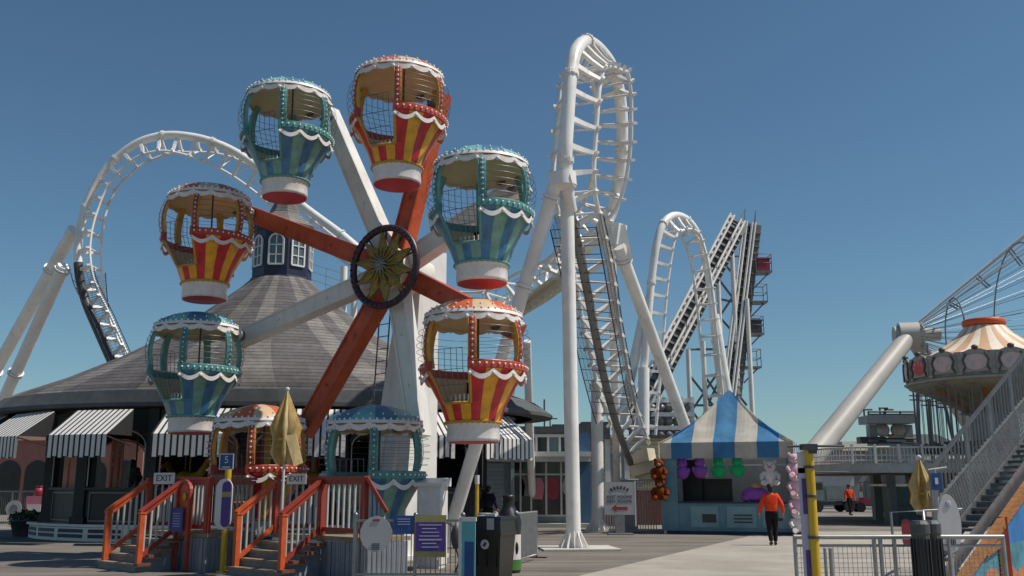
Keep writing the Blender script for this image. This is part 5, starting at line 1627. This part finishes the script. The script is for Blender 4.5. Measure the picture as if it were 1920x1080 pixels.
# ------------------------------------------------------------------ far left: pink arcade building, fence, kiosk
t = thing('arcade_building', 'pink building with dark round arches at the far left edge', 'building', (at(20, 900, 62).x, 62, 0))
ox = at(20, 900, 62).x
mb = MB()
def AX(px): return at(px, 900, 62).x - ox
zt = at(960, 826, 62).z
mb.box(((AX(-160) + AX(265)) / 2, 3, zt / 2), (AX(265) - AX(-160), 6, zt)); mb.build('wall', 'pink_stucco', t)
mb = MB(); mb.box(((AX(-165) + AX(270)) / 2, 3, zt + .2), (AX(270) - AX(-165), 6.6, .4)); mb.build('roof', 'pink_panel', t)
for px in (-100, -40, 15, 68, 118, 176, 232):
    w_ = 1.55; z1 = at(960, 880, 62).z
    arch = [(AX(px) - w_ / 2 - .0, .0), (AX(px) + w_ / 2, 0)] + [(AX(px) + w_ / 2 * math.cos(q_), z1 - .2 + w_ / 2 * math.sin(q_)) for q_ in [PI * i / 10 for i in range(11)]]
    mb = MB(); mb.prism([(x, -.02, z) for x, z in arch], (0, .01, 0)); mb.build('arch_opening', 'black', t)
t = thing('wire_fence', 'grey wire fence with a round pale emblem at the far left', 'fence', (at(0, 950, 44).x, 44, 0))
mb = MB()
for z in (.15, 1.5): mb.box((0, 0, z), (5, .05, .06))
for i in range(6): mb.box((-2.5 + i, 0, .78), (.06, .06, 1.5))
for i in range(60): mb.box((-2.5 + i * .085, 0, .8), (.012, .012, 1.35))
mb.build('panel', 'grey_metal', t)
mb = MB(); mb.tube([(.65, -.05, .75), (.65, -.07, .75)], .36, 24); mb.tube([(.65, -.071, .75), (.65, -.08, .75)], .18, 20, 1); mb.build('emblem', ['sign_grey', 'grey_metal'], t)
t = thing('kiosk', 'small pink and white kiosk between the wire fence and the carousel', 'kiosk', (at(70, 950, 43).x, 43, 0))
mb = MB(); mb.box((0, 0, .65), (.75, .6, 1.3)); mb.build('body', 'sign_pink', t)
mb = MB(); mb.box((0, -.31, .8), (.6, .02, .3)); mb.box((0, -.31, .4), (.6, .02, .2)); mb.build('front_panel', 'sign_white', t)
mb = MB(); mb.ball((0, 0, 1.50), (.20, .18, .20), 10, 8); mb.box((0, 0, 1.72), (.22, .22, .06)); mb.build('top', 'cart_red', t)

# ------------------------------------------------------------------ right: giant wheel, swing ride, raised deck
gw = at(1706, 628, 80)
go = V((gw.x, 80, 0))
big = thing('giant_wheel', 'huge thin-spoked white wheel at the right edge with a leaning tubular leg', 'ferris wheel', go)
ax = V((math.cos(R(10)), -math.sin(R(10)), 0))          # axle direction
av = V((0, 0, 1)); ah = ax.cross(av)
def wpnt(s, r, a): return gw + ax * s + av * (r * math.sin(a)) + ah * (r * math.cos(a))
tip_ = at(1922, 446, 74)
slope = (tip_.z - gw.z) / (tip_ - gw).dot(ax)
mb = MB(); mb.tube([gw - ax * .9, gw + ax * 1.0], 1.05, 20); mb.tube([gw - ax * 1.3, gw - ax * .9], .75, 18); mb.tube([gw + ax * 1.0, gw + ax * 2.4], .55, 14); mb.build('hub', 'leg_grey', big, go)
SL = 15.0
NS = 30
for j in range(NS):
    a = 2 * PI * j / NS + .1
    mb = MB()
    mb.tube([wpnt(.4, .8, a), wpnt(SL, slope * SL, a)], .026, 4)
    mb.tube([wpnt(.4, .8, a), wpnt(SL - .8, slope * SL * .93, a + .05)], .02, 4)
    mb.build('spoke', 'galv', big, go)
for s in (3.6, 8.9, SL):
    mb = MB(); mb.tube([wpnt(s, slope * s, 2 * PI * i / 60) for i in range(60)], .07 if s < 14 else .14, 6, closed=True); mb.build('ring', 'siding_blue', big, go)
for s in (3.2, 5.8, 8.6, 10.9, 13.2):                       # short struts on the top truss
    a = PI / 2 + .08
    for ds in (0, .22):
        mb = MB(); mb.tube([wpnt(s + ds, slope * (s + ds), a), wpnt(s + ds + .8, slope * (s + ds) * .8, a)], .08, 5); mb.build('strut', 'siding_blue', big, go)
mb = MB(); mb.tube([wpnt(.4, .8, PI / 2), wpnt(SL, slope * SL, PI / 2)], .09, 6); mb.tube([wpnt(.4, .5, PI / 2), wpnt(SL, slope * SL * .86, PI / 2)], .08, 6); mb.build('truss_chord', 'coaster_white', big, go)
fl = at(1545, 860, 70); fl = V((fl.x - 4.2, 70, 0))
mb = MB(); mb.tube([gw, V((gw.x, 80, gw.z)).lerp(fl, .98), fl], [.72, .92, .95], 20); mb.build('leg', 'leg_grey', big, go)
mb = MB(); mb.tube([gw, V((gw.x + 10.5, 84, 0))], [.62, .9], 18); mb.build('leg', 'leg_grey', big, go)
mb = MB()
for k in range(6): mb.tube([gw + V((.3 + .4 * k, -1.4, -1.8 - .22 * (k % 3))), gw + V((1.1 + .4 * k, -1.4, -1.8 - .22 * (k % 3)))], .08, 4)
mb.tube([gw + V((.8, -1.4, -1)), gw + V((.8, -1.4, -6))], .09, 5); mb.build('service_ladder', 'siding_blue', big, go)

SWY = 46.0
so_ = at(1853, 690, SWY); swo = V((so_.x, SWY, 0))
sw = thing('swing_ride', 'chain swing ride with a cream and tan striped cone top and painted crown panels', 'swing ride', swo)
def SZ(py): return at(1852, py, SWY).z
RC = 3.72
mb = MB()
zc = SZ(702)
NPN = 16
prof = [(RC * .98, zc + .72), (2.7, zc + .95), (1.9, zc + 1.4), (1.25, zc + 1.9), (.92, zc + 2.3)]
mb.lathe(prof, 64, smooth=True, mf=lambda i, a: int(a / (2 * PI) * 32) % 2)
mb.build('cone_roof', ['swing_cream', 'swing_tan'], sw, (0, 0, 0))
mb = MB(); mb.lathe([(.90, zc + 2.33), (.98, zc + 2.40), (.98, zc + 2.60), (.9, zc + 2.66), (0, zc + 2.72)], 32); mb.build('cap', 'rail_orange', sw)
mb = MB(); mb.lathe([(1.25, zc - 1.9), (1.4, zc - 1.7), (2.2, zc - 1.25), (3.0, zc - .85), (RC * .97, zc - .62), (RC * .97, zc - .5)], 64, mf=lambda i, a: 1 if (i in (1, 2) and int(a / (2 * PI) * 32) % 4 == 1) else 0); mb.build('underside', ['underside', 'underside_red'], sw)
mb = MB(); mb.lathe([(RC * .97, zc - .5), (RC, zc - .5), (RC * 1.03, zc - .42), (RC, zc - .36), (RC * .99, zc - .34)], 64); mb.lathe([(RC * .97, zc - .33), (RC * .97, zc + .72), (RC * .9, zc + .72)], NPN * 2, smooth=False); mb.build('crown', 'crown_cream', sw)
for k in range(NPN):
    a = 2 * PI * (k + .5) / NPN
    T = Matrix.Rotation(a, 4, 'Z')
    def q(x, z, d=0.0): return T @ V((x, -(RC * .985 + d), z))
    w2 = 1.30
    mb = MB()
    out = [(-w2 / 2, zc - .22), (w2 / 2, zc - .22), (w2 / 2, zc + .45)] + [(w2 / 2 * math.cos(t_), zc + .45 + .38 * math.sin(t_)) for t_ in [PI * i / 8 for i in range(1, 8)]] + [(-w2 / 2, zc + .45)]
    mb.prism([q(x, z, .06) for x, z in out], q(0, 0, 0) - q(0, 0, .06)); fr = mb.build('crown_frame', 'crown_cream', sw)
    mb = MB()
    ova = [(.50 * math.cos(t_) , zc + .22 + .36 * math.sin(t_)) for t_ in [2 * PI * i / 18 for i in range(18)]]
    mb.prism([q(x, z, .085) for x, z in ova], q(0, 0, .055) - q(0, 0, .08)); mb.build('painting', 'painting_red' if k % 4 == 0 else 'painting', fr)
    mb = MB(); mb.ball(q(0, zc + .88, .06), (.16, .16, .12), 8, 6)
    for s_ in (-1, 1): mb.tube([q(s_ * .56, zc - .2, .09), q(s_ * .45, zc + .0, .11), q(s_ * .54, zc + .3, .1), q(s_ * .4, zc + .62, .1)], .05, 5)
    mb.build('scroll', 'crown_dark', fr)
    mb = MB(); mb.beam(T @ V((0, 0, 0)) + (Matrix.Rotation(2 * PI * k / NPN, 4, 'Z') @ V((0, -RC * .985, zc - .33))), (Matrix.Rotation(2 * PI * k / NPN, 4, 'Z') @ V((0, -RC * .985, zc + .72))), .26, .10, (Matrix.Rotation(2 * PI * k / NPN, 4, 'Z') @ V((0, -1, 0)))); mb.build('pilaster', 'crown_cream', sw)
mb = MB(); mb.lathe([(1.5, .0), (1.5, 2.9), (1.3, 3.2), (1.05, 3.6), (1.05, zc - 1.9), (1.5, zc - 1.85)], 16, smooth=False); mb.build('column', 'shop_grey', sw)
for k in range(60):
    a = 2 * PI * k / 60
    ring_r = (3.45, 2.9, 2.4)[k % 3]
    p = V((ring_r * math.sin(a), -ring_r * math.cos(a), zc - .7)); e = p * 1.0; e.z = 3.35
    mb = MB()
    tq = V((math.cos(a), math.sin(a), 0))
    for s_ in (-.18, .18): mb.tube([p + tq * s_, e + tq * s_], .018, 4)
    ch = mb.build('chain', 'grey_metal', sw)
    mb = MB(); mb.box(e + V((0, 0, -.05)), (.42, .40, .05), rz=a); mb.box(e + V((.2 * math.sin(a), -.2 * math.cos(a), .2)) * 1.0, (.42, .04, .4), rz=a); mb.build('chair', 'dark_grey', ch)

# raised deck with balustrade
DY = 44.0
d0 = at(1574, 870, DY)
t = thing('raised_deck', 'raised grey deck with a curved white balustrade, dark space beneath, right of the yellow pole', 'deck', (d0.x, DY, 0))
def DX(px): return at(px, 870, DY).x - d0.x
zb_, zt_ = at(1700, 886, DY).z, at(1700, 868, DY).z
outl = []
Lx = DX(2050)
for i in range(9):
    a_ = PI / 2 + PI / 2 * i / 8
    outl.append((2.2 + 2.2 * math.cos(a_) , 3.0 - 3.0 * math.sin(a_)))
outl = [(Lx, 0)] + outl + [(0, 14), (Lx, 14)]
mb = MB(); mb.prism([(x, y, zb_) for x, y in outl], (0, 0, zt_ - zb_)); mb.build('deck_slab', 'deck_grey', t)
path = [V((x, y + .12, 0)) for x, y in outl[:10]] + [V((0.12, 9, 0))]
zr = at(1700, 838, DY).z
mb = MB(); mb.tube([p + V((0, 0, zr)) for p in path], .05, 6); mb.tube([p + V((0, 0, zt_ + .12)) for p in path], .035, 6); mb.tube([p + V((0, 0, (zr + zt_) / 2)) for p in path], .025, 6); mb.build('deck_railing', 'deck_rail', t)
mb = MB()
for a_, b_ in zip(path[:-1], path[1:]):
    n = max(1, int((b_ - a_).length / .16))
    for i in range(n):
        p = a_.lerp(b_, i / n); mb.box((p.x, p.y, (zr + zt_) / 2), (.03, .03, zr - zt_))
mb.build('deck_balusters', 'deck_rail', t)
for px in (1600, 1643, 1688, 1732, 1776, 1820):
    mb = MB(); x = DX(px); mb.box((x, .05, (zr + zt_) / 2 + .05), (.10, .10, zr - zt_ + .15)); mb.build('railing_post', 'deck_rail', t)
for px in (1668, 1760, 1840, 1900):
    for y in (.8, 7):
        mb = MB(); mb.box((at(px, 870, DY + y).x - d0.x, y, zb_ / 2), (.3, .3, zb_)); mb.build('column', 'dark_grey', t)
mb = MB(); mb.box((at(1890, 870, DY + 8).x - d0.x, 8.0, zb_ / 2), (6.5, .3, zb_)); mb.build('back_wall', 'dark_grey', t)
t = thing('equipment_box', 'dark green equipment cabinet under the raised deck', 'cabinet', (at(1684, 940, 45.5).x, 45.5, 0))
mb = MB(); mb.box((0, 0, .85), (1.1, .8, 1.7)); mb.build('body', 'bin_green', t)
mb = MB(); mb.box((.9, .2, .75), (.6, .7, 1.5)); mb.build('side_panel', 'dark_grey', t)
mb = MB(); mb.box((.85, -.2, .8), (.3, .02, .7)); mb.build('front_poster', 'sign_grey', t)
mb = MB(); mb.box((.3, .1, 1.78), (2.6, 1.2, .1)); mb.build('top', 'swing_cream', t)
# gateway structure on the deck
GY = 52.0
ga = at(1672, 800, GY)
t = thing('gateway', 'dark rooftop gateway with a railed platform beside the leaning white leg', 'gateway', (ga.x, GY, 0))
def GX(px): return at(px, 800, GY).x - ga.x
def GZ(py): return at(1672, py, GY).z
mb = MB(); mb.box(((GX(1620) + GX(1708)) / 2, 0, (GZ(795) + GZ(780)) / 2), (GX(1708) - GX(1620), 1.6, GZ(780) - GZ(795))); mb.build('platform', 'siding_blue', t)
for px in (1634, 1700):
    mb = MB(); mb.box((GX(px), 0, GZ(797) / 2), (.42, .5, GZ(797))); mb.build('pier', 'siding_blue', t)
mb = MB()
for px in (1652, 1682):
    mb.ball((GX(px), -.1, GZ(806)), (.42, .3, .38), 10, 8)
mb.tube([(GX(1650), 0, GZ(800)), (GX(1660), 0, GZ(815)), (GX(1668), 0, GZ(818)), (GX(1676), 0, GZ(815)), (GX(1686), 0, GZ(800))], .10, 6); mb.build('ornament', 'crown_cream', t)
mb = MB()
for z in (GZ(779), GZ(774), GZ(786)): mb.tube([(GX(1620), -.7, z), (GX(1708), -.7, z)], .05, 5)
for px in (1621, 1650, 1680, 1707): mb.tube([(GX(px), -.7, GZ(795)), (GX(px), -.7, GZ(773))], .05, 5)
for px, py in ((1622, 768), (1652, 765), (1662, 768)):
    mb.tube([(GX(px), 0, GZ(795)), (GX(px), 0, GZ(py))], .05, 5); mb.tube([(GX(px) - .05, 0, GZ(py)), (GX(px) + .45, 0, GZ(py))], .05, 5)
mb.build('railing', 'dark_grey', t)
mb = MB()
for py in (823, 831): mb.tube([(GX(1620), -.3, GZ(py)), (GX(1714), -.3, GZ(py))], .06, 5)
mb.box((GX(1636), .3, GZ(825)), (1.4, .6, .35)); mb.build('lower_beam', 'dark_grey', t)
for px, tp, ln in ((1721, 738, 2), (1742, 748, 6), (1770, 752, 22)):
    a_ = at(px, tp, 50); b_ = at(px + ln, 842, 50)
    t = thing('lamp_pole', 'dark slim pole with crossarms among the swing chains, %s' % {1721: 'the leftmost of three', 1742: 'the middle one of three', 1770: 'the leaning rightmost one'}[px], 'pole', (b_.x, 50, 0), 0, 'dark poles beside the swing ride')
    o = V((b_.x, 50, 0))
    mb = MB(); mb.tube([V((b_.x + (.0), 50, 0)), b_, a_], .10, 7); mb.build('pole', 'siding_blue', t, o)
    mb = MB()
    for h in (0, .22): mb.tube([a_ + V((-.45, 0, -.1 - h)), a_ + V((.45, 0, -.12 - h))], .05, 4)
    mb.build('crossarm', 'dark_grey', t, o)
# buildings on the horizon at the right
for k, (x0, x1, y0, Y, lab, m, rm) in enumerate([(1590, 1640, 826, 95, 'low pale building behind the leaning white leg', 'far_wall', 'far_roof'), (1712, 1792, 812, 90, 'low building with a tan roof seen behind the dark slim poles', 'far_wall', 'crown_dark'),
                                                (1780, 2010, 842, 70, 'long grey building behind the swing ride column', 'far_wall', 'far_roof'), (1540, 1600, 868, 88, 'white low pavilion behind the yellow pole', 'shop_trim', 'sign_pink')]):
    ob_ = V((at((x0 + x1) / 2, 900, Y).x, Y, 0)); hw = (x1 - x0) / 2 / FPX * Y * 1.02; zt = at(960, y0, Y).z
    t = thing('far_building', lab, 'building', ob_)
    mb = MB(); mb.box((0, 4, zt * .42), (hw * 2, 8, zt * .84)); mb.build('wall', m, t)
    mb = MB(); mb.add([V(q_) for q_ in ((-hw - .4, -.5, zt * .84), (hw + .4, -.5, zt * .84), (hw + .4, 8.5, zt * .84), (-hw - .4, 8.5, zt * .84), (-hw * .7, 2, zt), (hw * .7, 2, zt), (hw * .7, 6, zt), (-hw * .7, 6, zt))], [(3, 2, 1, 0), (4, 5, 6, 7), (0, 1, 5, 4), (1, 2, 6, 5), (2, 3, 7, 6), (3, 0, 4, 7)]); mb.build('roof', rm, t)
    for i in range(int(hw * 2 / 3)):
        mb = MB(); mb.box((-hw + 1.5 + i * 3, -.02, zt * .4), (1.2, .06, zt * .3)); mb.build('window', 'glass_dark', t)
# truck and cart beyond
def wheel_at(mb, c, r=.38, w_=.22): mb.tube([V(c) - V((0, w_ / 2, 0)), V(c) + V((0, w_ / 2, 0))], r, 16)
tk = gd(1556, 960)
t = thing('utility_truck', 'grey flatbed utility truck parked beyond the yellow pole', 'truck', (tk.x, tk.y, 0), R(6))
mb = MB(); mb.box((-1.2, 0, 1.15), (1.3, 1.7, .7)); mb.prism([(-1.8, -.8, 1.5), (-.6, -.8, 1.5), (-.7, -.8, 2.1), (-1.45, -.8, 2.1)], (0, 1.6, 0)); mb.build('cab', 'truck_grey', t)
mb = MB(); mb.box((.6, 0, .85), (2.3, 1.75, .16)); mb.box((.6, -.86, 1.35), (2.3, .05, .9)); mb.box((.6, .86, 1.35), (2.3, .05, .9)); mb.box((1.72, 0, 1.35), (.05, 1.7, .9)); mb.build('bed', 'truck_grey', t)
mb = MB(); mb.prism([(-1.72, -.83, 1.55), (-.75, -.83, 1.55), (-.8, -.83, 2.0), (-1.42, -.83, 2.0)], (0, .02, 0)); mb.build('side_window', 'glass_dark', t)
mb = MB(); mb.box((0, 0, .6), (3.6, 1.2, .25)); mb.build('chassis', 'dark_grey', t)
for x in (-1.2, 1.1):
    for y in (-.75, .75):
        mb = MB(); wheel_at(mb, (x, y, .40), .40); mb.build('wheel', 'tyre', t)
ck = gd(1636, 960)
t = thing('utility_cart', 'dark red utility cart parked under the raised deck', 'cart', (ck.x, ck.y, 0), R(-4))
mb = MB(); mb.box((0, 0, .75), (2.8, 1.3, .35)); mb.box((-1.0, 0, 1.15), (.7, 1.2, .5)); mb.build('body', 'cart_red', t)
mb = MB(); mb.box((.2, 0, 2.05), (1.7, 1.3, .06))
for x in (-.55, .95):
    for y in (-.6, .6): mb.box((x, y, 1.5), (.05, .05, 1.1))
mb.build('canopy', 'dark_grey', t)
mb = MB(); mb.box((.2, 0, 1.1), (.5, 1.1, .4)); mb.box((.5, 0, 1.4), (.12, 1.1, .6)); mb.build('seat', 'black', t)
mb = MB(); mb.box((-.9, -.66, 1.2), (.3, .03, .4)); mb.box((.9, -.66, .9), (.4, .03, .3)); mb.build('panels', 'sign_grey', t)
for x in (-.95, .95):
    for y in (-.6, .6):
        mb = MB(); wheel_at(mb, (x, y, .33), .33); mb.build('wheel', 'tyre', t)

# ------------------------------------------------------------------ right foreground: fence, yellow pole, bins, tall stairs, mural
RY = 11.7
def XR(px): return at(px, 1010, RY).x
r0, r1 = XR(1488), XR(1882)
t = thing('mesh_fence', 'pale metal fence of wire mesh panels along the right foreground', 'fence', (r0, RY, .008))
L = r1 - r0
zr = at(1600, 1008, RY).z
mb = MB(); mb.tube([(0, 0, zr), (L, 0, zr)], .028, 10); mb.tube([(0, 0, .10), (L, 0, .10)], .02, 8); mb.tube([(0, 0, zr - .10), (L, 0, zr - .10)], .016, 8); mb.build('rail', 'galv', t)
for px in (1490, 1510, 1545, 1556, 1638, 1650, 1676, 1778, 1880):
    mb = MB(); x = XR(px) - r0; mb.tube([(x, 0, 0), (x, 0, zr if px not in (1510, 1545, 1556) else zr - .13)], .024 if px not in (1545, 1510) else .018, 10); mb.build('post', 'galv', t)
mb = MB()
for i in range(int(L / .055)): mb.box((i * .055 + .02, .0, zr / 2), (.005, .005, zr - .2))
for i in range(int((zr - .2) / .055)): mb.box((L / 2, .004, .12 + i * .055), (L, .005, .005))
mb.build('wire_mesh', 'galv', t)
mb = MB(); mb.box((XR(1506) - r0, -.04, .30), (.13, .01, .22)); mb.build('tag_plate', 'sign_white', t)
yp = at(1526, 1000, 11.3)
t = thing('sign_post', 'tall yellow pole with dark clamps and a narrow purple board at the right foreground', 'sign post', (yp.x, 11.3, .008))
zt = at(1526, 843, 11.3).z
mb = MB(); mb.tube([(0, 0, 0), (0, 0, zt)], .052, 16); mb.tube([(0, 0, 0), (0, 0, .03)], .12, 16); mb.build('pole', 'sign_yellow', t)
mb = MB(); mb.box((.0, 0, zt + .02), (.17, .15, .07)); mb.box((.03, 0, zt - .01), (.10, .12, .09)); mb.build('cap', 'dark_grey', t)
for py in (877, 932, 1009):
    mb = MB(); mb.tube([(0, 0, at(1526, py, 11.3).z - .015), (0, 0, at(1526, py, 11.3).z + .015)], .066, 14); mb.build('clamp', 'dark_grey', t)
mb = MB(); mb.tube([(-.24, .02, zt + .03), (.42, .02, zt + .035)], .014, 6); mb.tube([(-.02, .02, at(1526, 885, 11.3).z), (.55, .3, at(1526, 886, 11.3).z)], .008, 5); mb.build('crossbar', 'dark_grey', t)
mb = MB(); mb.box((-.085, .03, 1.02), (.085, .03, 1.7)); b_ = mb.build('board', 'print_grey', t)
for z0, z1 in ((1.35, 1.75), (.45, .95)):
    mb = MB(); mb.box((-.072, .012, (z0 + z1) / 2), (.055, .006, z1 - z0)); mb.build('board_print', 'sign_purple', b_)
mb = MB(); mb.box((-.09, .03, 1.93), (.075, .03, .24)); mb.build('upper_plate', 'shop_trim', t)
ub = at(1735, 1000, 17.0); umbrella('closed golden umbrella beside the tall barred stairs on the right', (ub.x, 17.0, .008), at(1728, 862, 17).z, .17, .86, 0)
# bins
for k, (px, lab) in enumerate(((1727, 'tall dark slatted bin in front of the mesh fence, the left of two'), (1748, 'tall dark slatted bin in front of the mesh fence, the right of two'))):
    b_ = at(px, 1020, 11.25 + .1 * k)
    t = thing('slatted_bin', lab, 'bin', (b_.x, 11.25 + .1 * k, .008), R(10), 'slatted bins at the mesh fence')
    mb = MB(); mb.lathe([(.09, .02), (.10, 1.12), (.11, 1.14), (.11, 1.24), (.08, 1.28), (0, 1.28)], 14, smooth=False); mb.build('drum', 'dark_grey', t)
    mb = MB()
    for i in range(14):
        a_ = 2 * PI * i / 14; mb.box((.108 * math.sin(a_), -.108 * math.cos(a_), .58), (.022, .014, 1.0), rz=a_)
    mb.build('slats', 'black', t)
b_ = at(1703, 990, 13.4)
t = thing('queue_panel', 'small grey railing panel with a red patch left of the slatted bins', 'railing', (b_.x, 13.4, .008))
mb = MB(); mb.tube([(-.22, 0, 0), (-.22, 0, 1.32), (.22, 0, 1.34), (.22, 0, 0)], .018, 6); mb.tube([(-.22, 0, .2), (.9, 0, .2)], .014, 6); mb.tube([(.22, 0, 1.34), (.75, 0, 1.36)], .018, 6)
mb.build('frame', 'galv', t)
mb = MB(); mb.prism([(x - .02, 0, 1.05 + z) for x, z in stadium(.13, .36)], (0, .02, 0)); mb.build('patch', 'cart_red', t)
b_ = at(1781, 985, 13.2)
t = thing('surfboard_sign', 'white surfboard-shaped sign beside the tall barred stairs', 'sign', (b_.x, 13.2, .008))
mb = MB()
H0, H1 = at(1781, 1038, 13.2).z, at(1781, 928, 13.2).z
cz, hh = (H0 + H1) / 2, (H1 - H0) / 2
mb.prism([(.155 * math.cos(a_) * (1 - .12 * max(0, math.sin(a_))), 0, cz + hh * math.copysign(abs(math.sin(a_)) ** .85, math.sin(a_))) for a_ in [2 * PI * i / 28 for i in range(28)]], (0, .03, 0)); pl_ = mb.build('board', 'sign_white', t)
mb = MB(); mb.tube([(0, .05, 0), (0, .05, cz)], .03, 8); mb.box((0, .05, .02), (.4, .3, .04)); mb.build('stand', 'galv', t)
mb = MB(); mb.ball((0, -.004, cz + hh * .66), (.04, .006, .05), 10, 6); mb.build('badge', 'print_grey', pl_)
mb = MB()
for i in range(5): mb.box((-.05 + i * .025, -.004, cz - hh * .62), (.012, .006, .13))
mb.build('print', 'print_dark', pl_)
b_ = at(1762, 1000, 15.5)
t = thing('sign_post', 'slim post with a small blue plate at the foot of the tall barred stairs', 'sign post', (b_.x, 15.5, .008))
zt = at(1762, 880, 15.5).z
mb = MB(); mb.tube([(0, 0, 0), (0, 0, zt)], .03, 8); mb.tube([(-.1, 0, zt - .02), (.2, 0, zt + .02)], .02, 6); mb.build('pole', 'galv', t)
mb = MB(); mb.box((0, -.04, zt - .2), (.17, .02, .26)); mb.build('plate', 'sign_blue', t)
mb = MB(); mb.box((0, -.053, zt - .19), (.05, .005, .10)); mb.build('print', 'sign_white', t)

# tall barred stairs climbing away to the right
A0, A1 = at(1775, 1075, 15.2), at(1925, 870, 18.2)
dr = V((A1.x - A0.x, A1.y - A0.y, 0)).normalized()
rise = (A1.z - A0.z) / V((A1.x - A0.x, A1.y - A0.y, 0)).length
so3 = V((A0.x, A0.y, 0))
t = thing('barred_stairs', 'steel stairs with tall grey vertical bars climbing to the right edge above a mural', 'stairs', so3)
nrm = V((-dr.y, dr.x, 0))                                # away from the viewer
LEN = 7.0
def SP(s, z, d=0.0): return V((A0.x, A0.y, max(A0.z, .02))) + dr * s + nrm * d + V((0, 0, rise * s + z))
n = int(LEN / .26)
FD, F0 = .32, .54                                        # far side rail: bars above, mesh below
for i in range(n):
    s = i * .26
    mb = MB(); c = SP(s + .13, .02, FD); mb.beam(c - nrm * FD, c, .25, .05); mb.build('step', 'catwalk', t, so3)
FD, F0 = .32, .54                                         # far side rail: bars above, mesh below
for d in (0.0, FD):
    mb = MB(); mb.beam(SP(0, -.02, d), SP(LEN, -.02, d), .05, .20); mb.build('stringer', 'steel', t, so3)
mb = MB(); mb.beam(SP(F0, 1.34, FD), SP(LEN, 1.66, FD), .05, .06); mb.build('top_rail', 'dark_grey', t, so3)
mb = MB(); mb.beam(SP(F0, .8, FD), SP(LEN, .8, FD), .04, .04); mb.beam(SP(F0, .12, FD), SP(LEN, .12, FD), .04, .04); mb.build('mid_rail', 'grey_metal', t, so3)
mb = MB()
k = int((LEN - F0) / .17)
for i in range(k):
    s = F0 + (i + .5) * (LEN - F0) / k
    mb.beam(SP(s, .8, FD), SP(s, 1.34 + .32 * (s - F0) / (LEN - F0), FD), .028, .028, (0, 1, 0))
mb.build('bars', 'grey_metal', t, so3)
for s in (F0, 2.2, 3.5, 4.8, 6.1):
    mb = MB(); mb.beam(SP(s, -.1, FD), SP(s, 1.36 + .32 * (s - F0) / (LEN - F0), FD), .06, .06, (0, 1, 0)); mb.build('post', 'steel', t, so3)
mb = MB()
k = int((LEN - F0) / .09)
for i in range(k):
    s0 = F0 + i * (LEN - F0) / k
    mb.tube([SP(s0, .14, FD), SP(min(LEN, s0 + .6), .8, FD)], .008, 4); mb.tube([SP(s0, .8, FD), SP(min(LEN, s0 + .6), .14, FD)], .008, 4)
mb.build('mesh_infill', 'grey_metal', t, so3)
# mural panel under the stairs with timber frame
mo = V((A0.x, A0.y - .02, 0))
t = thing('mural_panel', 'blue beach mural in a rust brown timber frame under the barred stairs', 'mural', mo)
off = -nrm * .12
def MP(s, z, d=0.0): return V((A0.x, A0.y, 0)) + dr * s + off - nrm * d + V((0, 0, z))
zz = lambda s: max(A0.z, .02) + rise * s - .16
L2 = 5.2
mb = MB(); mb.prism([MP(.05, .02), MP(L2, .02), MP(L2, zz(L2)), MP(.05, max(zz(.05), .04))], nrm * .04); mb.build('panel', 'mural_blue', t, mo)
mb = MB(); mb.prism([MP(.3, .03, .004), MP(L2, .03, .004), MP(L2, .85, .004), MP(2.2, .7, .004), MP(1.2, .5, .004)], nrm * .003); mb.build('painted_sea', 'mural_teal', t, mo)
mb = MB()
for s, w_, h_ in ((.9, .35, .22), (1.55, .4, .34), (2.3, .5, .36), (3.2, .6, .30)):
    mb.prism([MP(s + w_ * math.cos(a_), .04 + h_ * math.sin(a_), .008) for a_ in [PI * i / 10 for i in range(11)]], nrm * .003)
mb.build('painted_dunes', 'mural_clay', t, mo)
mb = MB(); mb.beam(MP(0, max(zz(0), .05) + .02, .05), MP(L2, zz(L2) + .02, .05), .10, .17)
mb.beam(MP(1.25, zz(1.25) - .1, .04), MP(1.95, .75, .04), .06, .11)
mb.beam(MP(1.98, .03, .04), MP(1.98, zz(1.98), .04), .13, .09, (0, 1, 0)); mb.build('timber_frame', 'rust_wood', t, mo)
mb = MB(); mb.beam(MP(2.12, .03, .05), MP(2.12, zz(2.12) + .1, .05), .13, .09, (0, 1, 0)); mb.build('frame_post', 'rail_shaded_red', t, mo)
